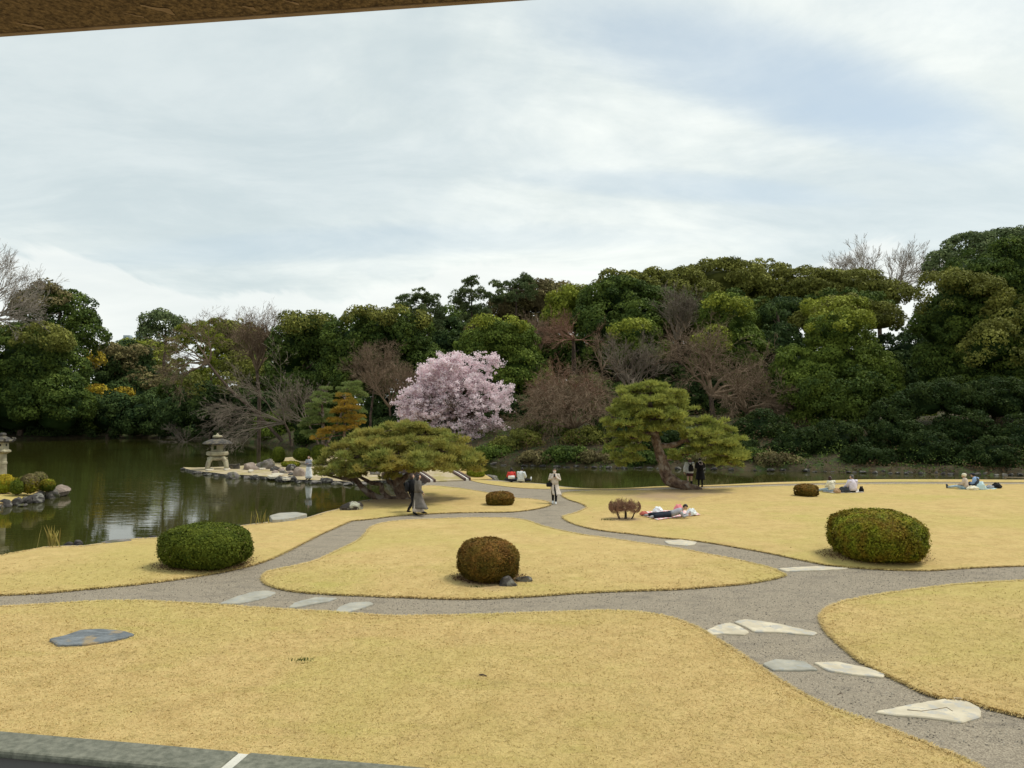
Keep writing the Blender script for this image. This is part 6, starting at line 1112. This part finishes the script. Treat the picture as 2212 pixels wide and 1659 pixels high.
J2 = pose(kneL=(-.09, .14, .50), ankL=(-.09, .12, .10), toeL=(-.09, .26, .04), kneR=(.09, .02, .47), ankR=(.09, -.20, .12), toeR=(.09, -.08, .03), wriL=(-.22, .12, .90), handL=(-.22, .17, .85))
person('person all in black walking beyond the woman in the grey coat', P(889, 1108, .01), R(-62), J2, [trousers(K_['black'], r=.95, to=.92), top('jacket', K_['black'], 1.15, hemr=(.2, .16)), backpack(K_['black'], K_['black'], .17, .42), shoes(K_['black'])], h=1.63, hair='bob', hairmat=HAIRB)
# -- woman with mask and phone walking towards the window
J3 = pose(kneL=(-.07, .10, .49), ankL=(-.06, .04, .09), toeL=(-.06, .17, .04), kneR=(.08, .05, .48), ankR=(.08, -.10, .12), toeR=(.08, .03, .05), elbL=(-.24, -.02, 1.12), wriL=(-.09, .22, 1.22), handL=(-.05, .25, 1.26), elbR=(.24, -.02, 1.12), wriR=(.06, .22, 1.24), handR=(.03, .25, 1.28), head=(0, .04, 1.49), crown=(0, .045, 1.565))
o, c, R3 = person('woman in a beige open coat and white mask looking at a phone on the path', P(1198, 1088, .01), R(176), J3, [trousers(K_['black'], r=.92, to=.93), top('sweater', K_['beige'], .9, hemr=(.16, .13), sleeve=False), long_coat(K_['offwhite'], K_['taupe'], .42, .30, (-.12, .02), seed=3), shoes(K_['white'])], h=1.62, hair='bob', hairmat=HAIRB)
m = MB(); V, Fc = blob((0, 0, 0), (.058, .035, .045), 3, 0); m.add(V@R3+c+R3[1]*.062-R3[2]*.035, Fc); m.build('face_mask', K_['white'], parent=o, smooth=True)
m = MB(); m.add(*box_geo((0, .29, 1.33), (.075, .010, .15))); m.build('phone', simple('phone_black', (.02, .02, .025), .2), parent=o)
m = MB(); loft(m, [(.24, .10, .80), (.24, .10, .88), (.24, .10, .96), (.24, .10, 1.0)], [(.13, .05), (.15, .065), (.14, .06), (.09, .03)], 12, 0, (0, 1, 0)); hb = m.build('shoulder_bag', K_['black'], parent=o, smooth=True); m = MB(); loft(m, [(.24, .08, 1.0), (.20, .02, 1.2), (.15, .0, 1.42), (.22, -.06, 1.2), (.25, .02, 1.0)], [.010]*5, 6); m.build('strap', K_['black'], parent=hb)
# -- two women standing behind the leaning pine, seen from behind
J4 = pose(elbL=(-.25, .0, 1.10), wriL=(-.27, .05, .88), handL=(-.27, .07, .82), elbR=(.20, .08, 1.12), wriR=(.10, .22, 1.10), handR=(.06, .25, 1.12))
o, c, R3 = person('woman in white jacket, short skirt and yellow cap with black backpack behind the pine', P(1490, 1053, .01), R(4), J4, [top('jacket', K_['greywhite'], 1.3, hemr=(.23, .18), slr=.085, hemdz=-.08), skirt(K_['maroon'], .86, .66, (.17, .15), (.21, .18), seed=2), backpack(K_['black'], K_['black'], .15, .40, .22), shoes(K_['black'])], h=1.62, hair='bob', hairmat=K_['purplebrown'], face=False)
m = MB(); loft(m, [c+[0, 0, .05], c+[0, 0, .11], c+[0, 0, .14]], [(.10, .11), (.09, .10), (.03, .04)], 12, 0, (0, 1, 0)); loft(m, [c+[-.05, .06, .06], c+[-.14, .10, .045]], [(.05, .012), (.03, .008)], 8, 0, (0, 0, 1)); m.build('cap', simple('yellow_cap', (.60, .50, .20), .8), parent=o, smooth=True)
m = MB()
for s in 'LR': Kk, An = A(J4, 'kne'+s), A(J4, 'ank'+s); loft(m, [Kk*.72+An*.28, Kk*.4+An*.6, An], [.062, .06, .046], 10)
m.build('boots', K_['black'], parent=o, smooth=True)
J5 = pose(elbL=(-.22, .08, 1.10), wriL=(-.12, .22, 1.05), handL=(-.08, .25, 1.05), elbR=(.22, .08, 1.10), wriR=(.12, .22, 1.05), handR=(.08, .25, 1.05), neck=(0, .03, 1.41), head=(0, .09, 1.47), crown=(0, .13, 1.53), hipL=(-.08, 0, .86), kneL=(-.09, 0, .47))
o, c, R3 = person('woman in a long black coat with pink strapped rucksack beside the leaning pine', P(1513, 1052, .01), R(-2), J5, [trousers(K_['black'], r=.9), top('coat', K_['black'], 1.15, hemr=(.2, .16)), skirt(K_['black'], .96, .42, (.19, .16), (.27, .22), folds=.06, name='coat_skirt'), backpack(K_['black'], simple('pale_pink_strap', (.62, .48, .50), .8), .14, .36, .17), shoes(K_['black'])], h=1.64, hairmat=HAIRB, face=False)
m = MB(); loft(m, [(0, -.01, 1.40), (0, .02, 1.44)], [(.07, .07), (.068, .068)], 12, 0, (0, 1, 0)); m.build('collar', K_['white'], parent=o, smooth=True)
m = MB(); c0 = np.array([0, -.235, 1.12]); loft(m, [c0+[-.09, 0, .22], c0+[0, -.02, .10], c0+[.10, -.01, -.04], c0+[.12, 0, -.14]], [.022, .025, .022, .015], 6); loft(m, [c0+[.09, 0, .22], c0+[0, -.02, .10], c0+[-.10, -.01, .0]], [.022, .025, .02], 6); m.build('pink_scarf', simple('pale_pink_cloth', (.62, .48, .50), .8), parent=o, smooth=True)
# -- seated figures
SIT = dict(pelvis=(0, 0, .12), belly=(0, .03, .25), chest=(0, .05, .47), neck=(0, .07, .63), head=(0, .11, .70), crown=(0, .12, .775), shoL=(-.165, .04, .55), shoR=(.165, .04, .55), elbL=(-.23, .12, .33), elbR=(.23, .12, .33), wriL=(-.14, .30, .28), wriR=(.14, .30, .28), handL=(-.10, .36, .27), handR=(.10, .36, .27),
           hipL=(-.09, .04, .11), hipR=(.09, .04, .11), kneL=(-.16, .42, .30), kneR=(.16, .42, .30), ankL=(-.10, .70, .06), ankR=(.10, .70, .06), toeL=(-.10, .80, .10), toeR=(.10, .80, .10))
CROSS = dict(kneL=(-.34, .30, .14), kneR=(.34, .30, .14), ankL=(.06, .36, .06), ankR=(-.06, .42, .07), toeL=(.16, .40, .06), toeR=(-.16, .46, .06))
GW = 'pair seated on the grass at the canal edge'

def loft_part(o, name, pts, rr, mat): m = MB(); loft(m, pts, rr, 16, 0, (0, 1, 0)); m.build(name, mat, parent=o, smooth=True)
person('seated person in a red jacket with a white block, back turned, at the canal edge', P(1105, 1041, .05), R(8), dict(SIT, **CROSS), [trousers(K_['navy']), top('jacket', K_['red'], 1.15, hemr=(.19, .16), slr=.07), lambda o, J: loft_part(o, 'white_panel', [(0, .02, .18), (0, .035, .28), (0, .045, .38)], [(.205, .160), (.212, .162), (.208, .158)], K_['white']), lambda o, J: loft_part(o, 'navy_hem', [(0, 0, .04), (0, .01, .12), (0, .02, .175)], [(.19, .17), (.21, .17), (.209, .165)], K_['navy']), shoes(K_['black'])], h=1.6, hair='bob', hairmat=HAIR, face=False, group=GW)
person('seated person in a white jacket, back turned, one white shoe sticking out to the right', P(1125, 1042, .05), R(-28), dict(SIT, crown=(.02, .17, .755), head=(.01, .14, .69), kneR=(.22, .45, .14), ankR=(.24, .78, .08), toeR=(.25, .82, .20)), [trousers(K_['black']), top('jacket', K_['greywhite'], 1.25, hemr=(.24, .2), slr=.078, hemdz=-.06), shoes(K_['white'])], h=1.68, hairmat=HAIR, face=False, group=GW)
GS = 'pair seated on the picnic lawn behind the rusty bush'
def stripes(o, J):
    for z in (.20, .28, .36, .44, .50): loft_part(o, 'stripe', [(0, .03+z*.05, z-.008), (0, .03+z*.05, z+.008)], [(.213, .160), (.213, .160)], K_['greygreen'])
person('woman in a cream jumper with dark stripes seated with her back turned', P(1797, 1063, .07), R(22), dict(SIT, kneL=(-.25, .35, .12), ankL=(-.38, .62, .06), toeL=(-.46, .70, .06), kneR=(.12, .42, .14), ankR=(-.12, .66, .07), toeR=(-.2, .74, .07), _fw=(.8, .6, 0)), [trousers(K_['lightdenim']), top('jumper', K_['cream'], 1.22, hemr=(.20, .17), slr=.075), stripes, shoes(K_['white'])], h=1.58, hair='bob', hairmat=HAIRB, face=True, group=GS)
person('man in a pale lilac shirt seated with his back turned', P(1843, 1064, .07), R(8), dict(SIT, elbL=(-.25, .08, .36), wriL=(-.28, .28, .24), handL=(-.28, .33, .22), kneL=(-.30, .32, .18), ankL=(-.40, .55, .07), toeL=(-.50, .62, .06), _fw=(-.6, .8, 0)), [trousers(K_['black']), top('shirt', K_['lilac'], 1.22, hemr=(.22, .18), slr=.075, sleeve=True, hemdz=-.04), shoes(K_['black'])], h=1.74, hairmat=HAIRG, face=False, group=GS)
GV = 'pair seated far right near the shore path'
o, c, R3 = person('seated woman in a cream knitted hat and beige jacket, legs stretched to the left', P(2087, 1057, .07), R(52), dict(SIT, kneL=(-.10, .48, .15), ankL=(-.10, .92, .07), toeL=(-.10, .95, .18), kneR=(.10, .48, .15), ankR=(.10, .90, .07), toeR=(.10, .94, .17)), [trousers(K_['lightdenim']), top('jacket', K_['beige'], 1.2, hemr=(.19, .17), slr=.07), shoes(K_['charcoal'])], h=1.58, hair=None, hairmat=HAIRB, face=False, group=GV)
m = MB(); loft(m, [c+[0, .0, .0], c+[0, -.03, .06], c+[0, -.05, .12], c+[0, -.05, .155]], [(.10, .11), (.115, .125), (.10, .11), (.04, .04)], 12, 0, (0, 1, 0)); m.build('knit_hat', K_['cream'], parent=o, smooth=True)
J9 = dict(SIT, chest=(0, .09, .46), neck=(0, .15, .61), head=(0, .21, .67), crown=(0, .24, .74), shoL=(-.165, .08, .54), shoR=(.165, .08, .54))
o, c, R3 = person('seated man in a dark waistcoat, blue shirt and dark cap leaning forward', P(2112, 1057, .07), R(38), J9, [trousers(K_['navy']), top('shirt', K_['blue'], 1.1, hemr=(.18, .16), slr=.07), shoes(K_['black'])], h=1.72, hairmat=HAIR, face=False, group=GV)
loft_part(o, 'waistcoat', [(0, -.01, .03), (0, .02, .2), (0, .06, .36), (0, .10, .50), (0, .125, .575)], [(.225, .19), (.20, .165), (.195, .16), (.175, .15), (.10, .10)], K_['charcoal'])
m = MB(); loft(m, [c+[0, 0, .03], c+[0, -.01, .09], c+[0, -.01, .13]], [(.10, .11), (.095, .105), (.03, .03)], 12, 0, (0, 1, 0)); m.build('cap', K_['navy'], parent=o, smooth=True)
# -- lying man on a blanket
LY = dict(pelvis=(0, 0, .13), belly=(.16, .0, .17), chest=(.36, .0, .24), neck=(.50, 0, .33), head=(.58, -.01, .38), crown=(.64, -.02, .43), shoL=(.42, .17, .27), shoR=(.42, -.17, .24), elbL=(.52, .20, .05), elbR=(.50, -.22, .05), wriL=(.70, .08, .10), wriR=(.70, -.10, .10), handL=(.77, .06, .13), handR=(.77, -.07, .13),
          hipL=(-.05, .09, .12), hipR=(-.05, -.09, .12), kneL=(-.46, .12, .08), kneR=(-.42, -.20, .08), ankL=(-.85, .10, .08), ankR=(-.70, -.34, .08), toeL=(-.97, .10, .05), toeR=(-.80, -.40, .05), _fw=(.5, -.25, -.5))
lp = P(1447, 1117, .09)

def lying_top(o, J):
    m = MB(); loft(m, [A(J, 'pelvis')+[.02, 0, .0], A(J, 'belly'), A(J, 'chest'), A(J, 'neck')*.6+A(J, 'chest')*.4, A(J, 'neck')], [(.17, .125), (.165, .12), (.20, .13), (.15, .10), (.065, .06)], 14, 0, (0, 0, 1))
    for s in 'LR': S, E, W = A(J, 'sho'+s), A(J, 'elb'+s), A(J, 'wri'+s); loft(m, [S, (S+E)/2, E, (E+W)/2, W], [.075, .066, .058, .052, .042], 10)
    m.build('top', K_['grey'], parent=o, smooth=True)
def lying_legs(o, J):
    m = MB(); loft(m, [A(J, 'belly')*.3+A(J, 'pelvis')*.7, A(J, 'pelvis')-[.06, 0, 0]], [(.165, .12), (.165, .12)], 12, 0, (0, 0, 1))
    for s in 'LR': H_, Kk, An = A(J, 'hip'+s), A(J, 'kne'+s), A(J, 'ank'+s); loft(m, [H_+[.06, 0, 0], (H_+Kk)/2, Kk, Kk*.5+An*.5, An], [.115, .11, .10, .095, .06], 10)
    m.build('trousers', K_['navy'], parent=o, smooth=True)
o, c, R3 = person('man in grey top and dark trousers lying on a pink blanket with a phone', lp, R(-4), LY, [lying_legs, lying_top, shoes(K_['grey'])], h=1.62, hair=None, hairmat=HAIR, face=True)
m = MB(); m.add(*box_geo((.80, 0, .17), (.01, .075, .14), .2)); m.build('phone', simple('phone_dark', (.10, .05, .06), .2), parent=o)
# -- person on the island
J10 = pose(head=(0, .03, 1.49), wriL=(-.12, .2, 1.1), elbL=(-.23, .05, 1.1), handL=(-.08, .24, 1.12), wriR=(.12, .2, 1.1), elbR=(.23, .05, 1.1), handR=(.08, .24, 1.12))
pi_ = P(667, 1035.5, IZ+.03); person('person in a pale top and long white skirt standing on the island by the water', pi_, R(160), J10, [top('top', K_['grey'], 1.15, hemr=(.19, .16)), skirt(K_['white'], .95, .10, (.17, .15), (.27, .22), folds=.06), shoes(K_['black'])], h=1.62, hair='bob', hairmat=HAIRB)
# ------------------------------------------------------------------ picnic things
def checked():
    m, nt, b, _ = mat_new('pink_checked_blanket'); t = NT(nt); tc = t.O(); s = t.new('ShaderNodeSeparateXYZ'); t.link(tc, s.inputs[0]); a = t.math('PINGPONG', s.outputs[0], .10); c = t.math('PINGPONG', s.outputs[1], .10)
    f = t.math('ADD', t.math('MULTIPLY', t.math('GREATER_THAN', a, .055), .5), t.math('MULTIPLY', t.math('GREATER_THAN', c, .055), .5)); t.link(t.mix(f, (.74, .70, .66), (.72, .22, .24)), b.inputs['Base Color']); b.inputs['Roughness'].default_value = .9; return m
def sheet(label, px, mat, z=LZ+.05, seed=0, rumple=.025, name='picnic_blanket', edge=.3):
    w = np.array([P(x, y, z)[:2] for x, y in px]); c = w.mean(0); 
    ww = []
    for a, b_ in zip(w, np.roll(w, -1, 0)):
        for t_ in np.linspace(0, 1, 9)[:-1]: ww.append(a+(b_-a)*t_)
    w = np.array(ww)-c; v, f = fill(w, .12); zz = np.array([.012+rumple*(mnoise.noise(Vector((p[0]*2.6, p[1]*2.6, seed)))+.4)+.012*mnoise.noise(Vector((p[0]*8, p[1]*8, seed))) for p in v]); m = MB(); m.add(np.column_stack([v, zz]), np.array(f)); o = m.build(name, mat, smooth=True); o.location = (c[0], c[1], z)
    md = o.modifiers.new('thick', 'SOLIDIFY'); md.thickness = .012; return tag(o, label, 'blanket')
sheet('pink and white checked picnic blanket under the lying man', [(1386, 1107), (1424, 1103), (1500, 1104), (1513, 1113), (1470, 1117), (1420, 1123), (1403, 1117), (1384, 1113)], checked())
sheet('light blue green sheet under the pair seated far right', [(2068, 1057), (2130, 1052), (2165, 1052), (2150, 1057), (2100, 1058.5)], simple('pale_blue_sheet', (.40, .55, .55), .7), name='picnic_sheet', seed=4)
sheet('pale sheet under the pair in striped jumper and lilac shirt', [(1776, 1059), (1862, 1058), (1866, 1064), (1800, 1065.5), (1778, 1063)], simple('pale_sheet', (.62, .58, .52), .8), name='picnic_sheet', seed=5)
def plastic_bag(label, x, y, w, h, mat, seed, z=LZ+.08, name='plastic_bag', cat='bag'):
    b_ = P(x, y, z); k = b_[1]/F; rg = np.random.default_rng(seed); V, Fc = ico(3); V = V.copy(); kk = np.array([1+.30*mnoise.noise(Vector(v*2.0)+Vector((seed, 3, 1)))+.14*abs(mnoise.noise(Vector(v*5)+Vector((seed, 0, 0)))) for v in V]); V = V*kk[:, None]; V[:, 2] = np.maximum(V[:, 2], -.5); V[:, 0] *= 1-.25*np.maximum(V[:, 2], 0)
    m = MB(); m.add((V+[0, 0, .5])*[w*k/2, w*k/2*.7, h*k/1.5], Fc)
    for s in (-1, 1): loft(m, [(s*.3*w*k/2, 0, h*k*.75), (s*.45*w*k/2, 0, h*k*.98), (s*.2*w*k/2, .02, h*k*1.05)], [.035, .028, .012], 6)
    o = m.build(name, mat, smooth=False); o.location = Vector(b_); return tag(o, label, cat)
wp = simple('white_plastic', (.75, .80, .82), .35); plastic_bag('crumpled white plastic bag at the right end of the pink blanket', 1494, 1112, 22, 13, wp, 1); plastic_bag('grey white plastic bag by the feet of the lying man', 1421, 1107, 22, 12, wp, 2)
plastic_bag('pink cloth bundle behind the head of the lying man', 1466, 1103, 20, 13, simple('pink_cloth', (.72, .25, .27), .8), 3, name='cloth_bundle', cat='bundle')
plastic_bag('red and grey shoe bag at the left corner of the pink blanket', 1391, 1112, 18, 7, simple('red_cloth', (.50, .13, .10), .8), 4, name='shoe_bag')
plastic_bag('tan handbag behind the woman in the striped jumper', 1808, 1065, 16, 10, simple('tan_leather', (.42, .27, .15), .6), 5, z=LZ+.05, name='handbag')
plastic_bag('dark rucksack left of the man in the lilac shirt', 1823, 1064, 24, 12, K_['charcoal'], 6, z=LZ+.05, name='rucksack')
plastic_bag('black bag just right of the man in the lilac shirt', 1861, 1063, 10, 12, K_['black'], 7, z=LZ+.05, name='rucksack')
plastic_bag('cream canvas bag between the woman in the knitted hat and the man in the waistcoat', 2101, 1058.5, 24, 9, K_['cream'], 8, z=LZ+.05, name='canvas_bag')
plastic_bag('pale blue plastic bag behind the man in the waistcoat', 2120, 1058, 18, 17, simple('pale_blue_plastic', (.52, .68, .72), .4), 9, z=LZ+.05)
plastic_bag('black and white rucksack lying on the pale blue sheet', 2153, 1055, 20, 12, K_['black'], 10, z=LZ+.05, name='rucksack')
plastic_bag('small grey pouch on the pale blue sheet', 2138, 1055.5, 18, 8, K_['grey'], 11, z=LZ+.05, name='pouch')
# fallen leaves / litter scattered on lawns near the window
def crack():
    pts = [(1960, 1533), (1990, 1536), (2020, 1532), (2045, 1528), (2058, 1536)]
    m = MB(); loft(m, [np.array([*P(x, y, .036)[:2], .034]) for x, y in pts], [.006]*5, 5); o = m.build('crack', M['soil'])
    s = [q for q in bpy.data.objects if q.get('label', '').startswith('largest and nearest')][0]; o.parent = s; o.matrix_parent_inverse = Matrix.Translation(-s.location)
crack()
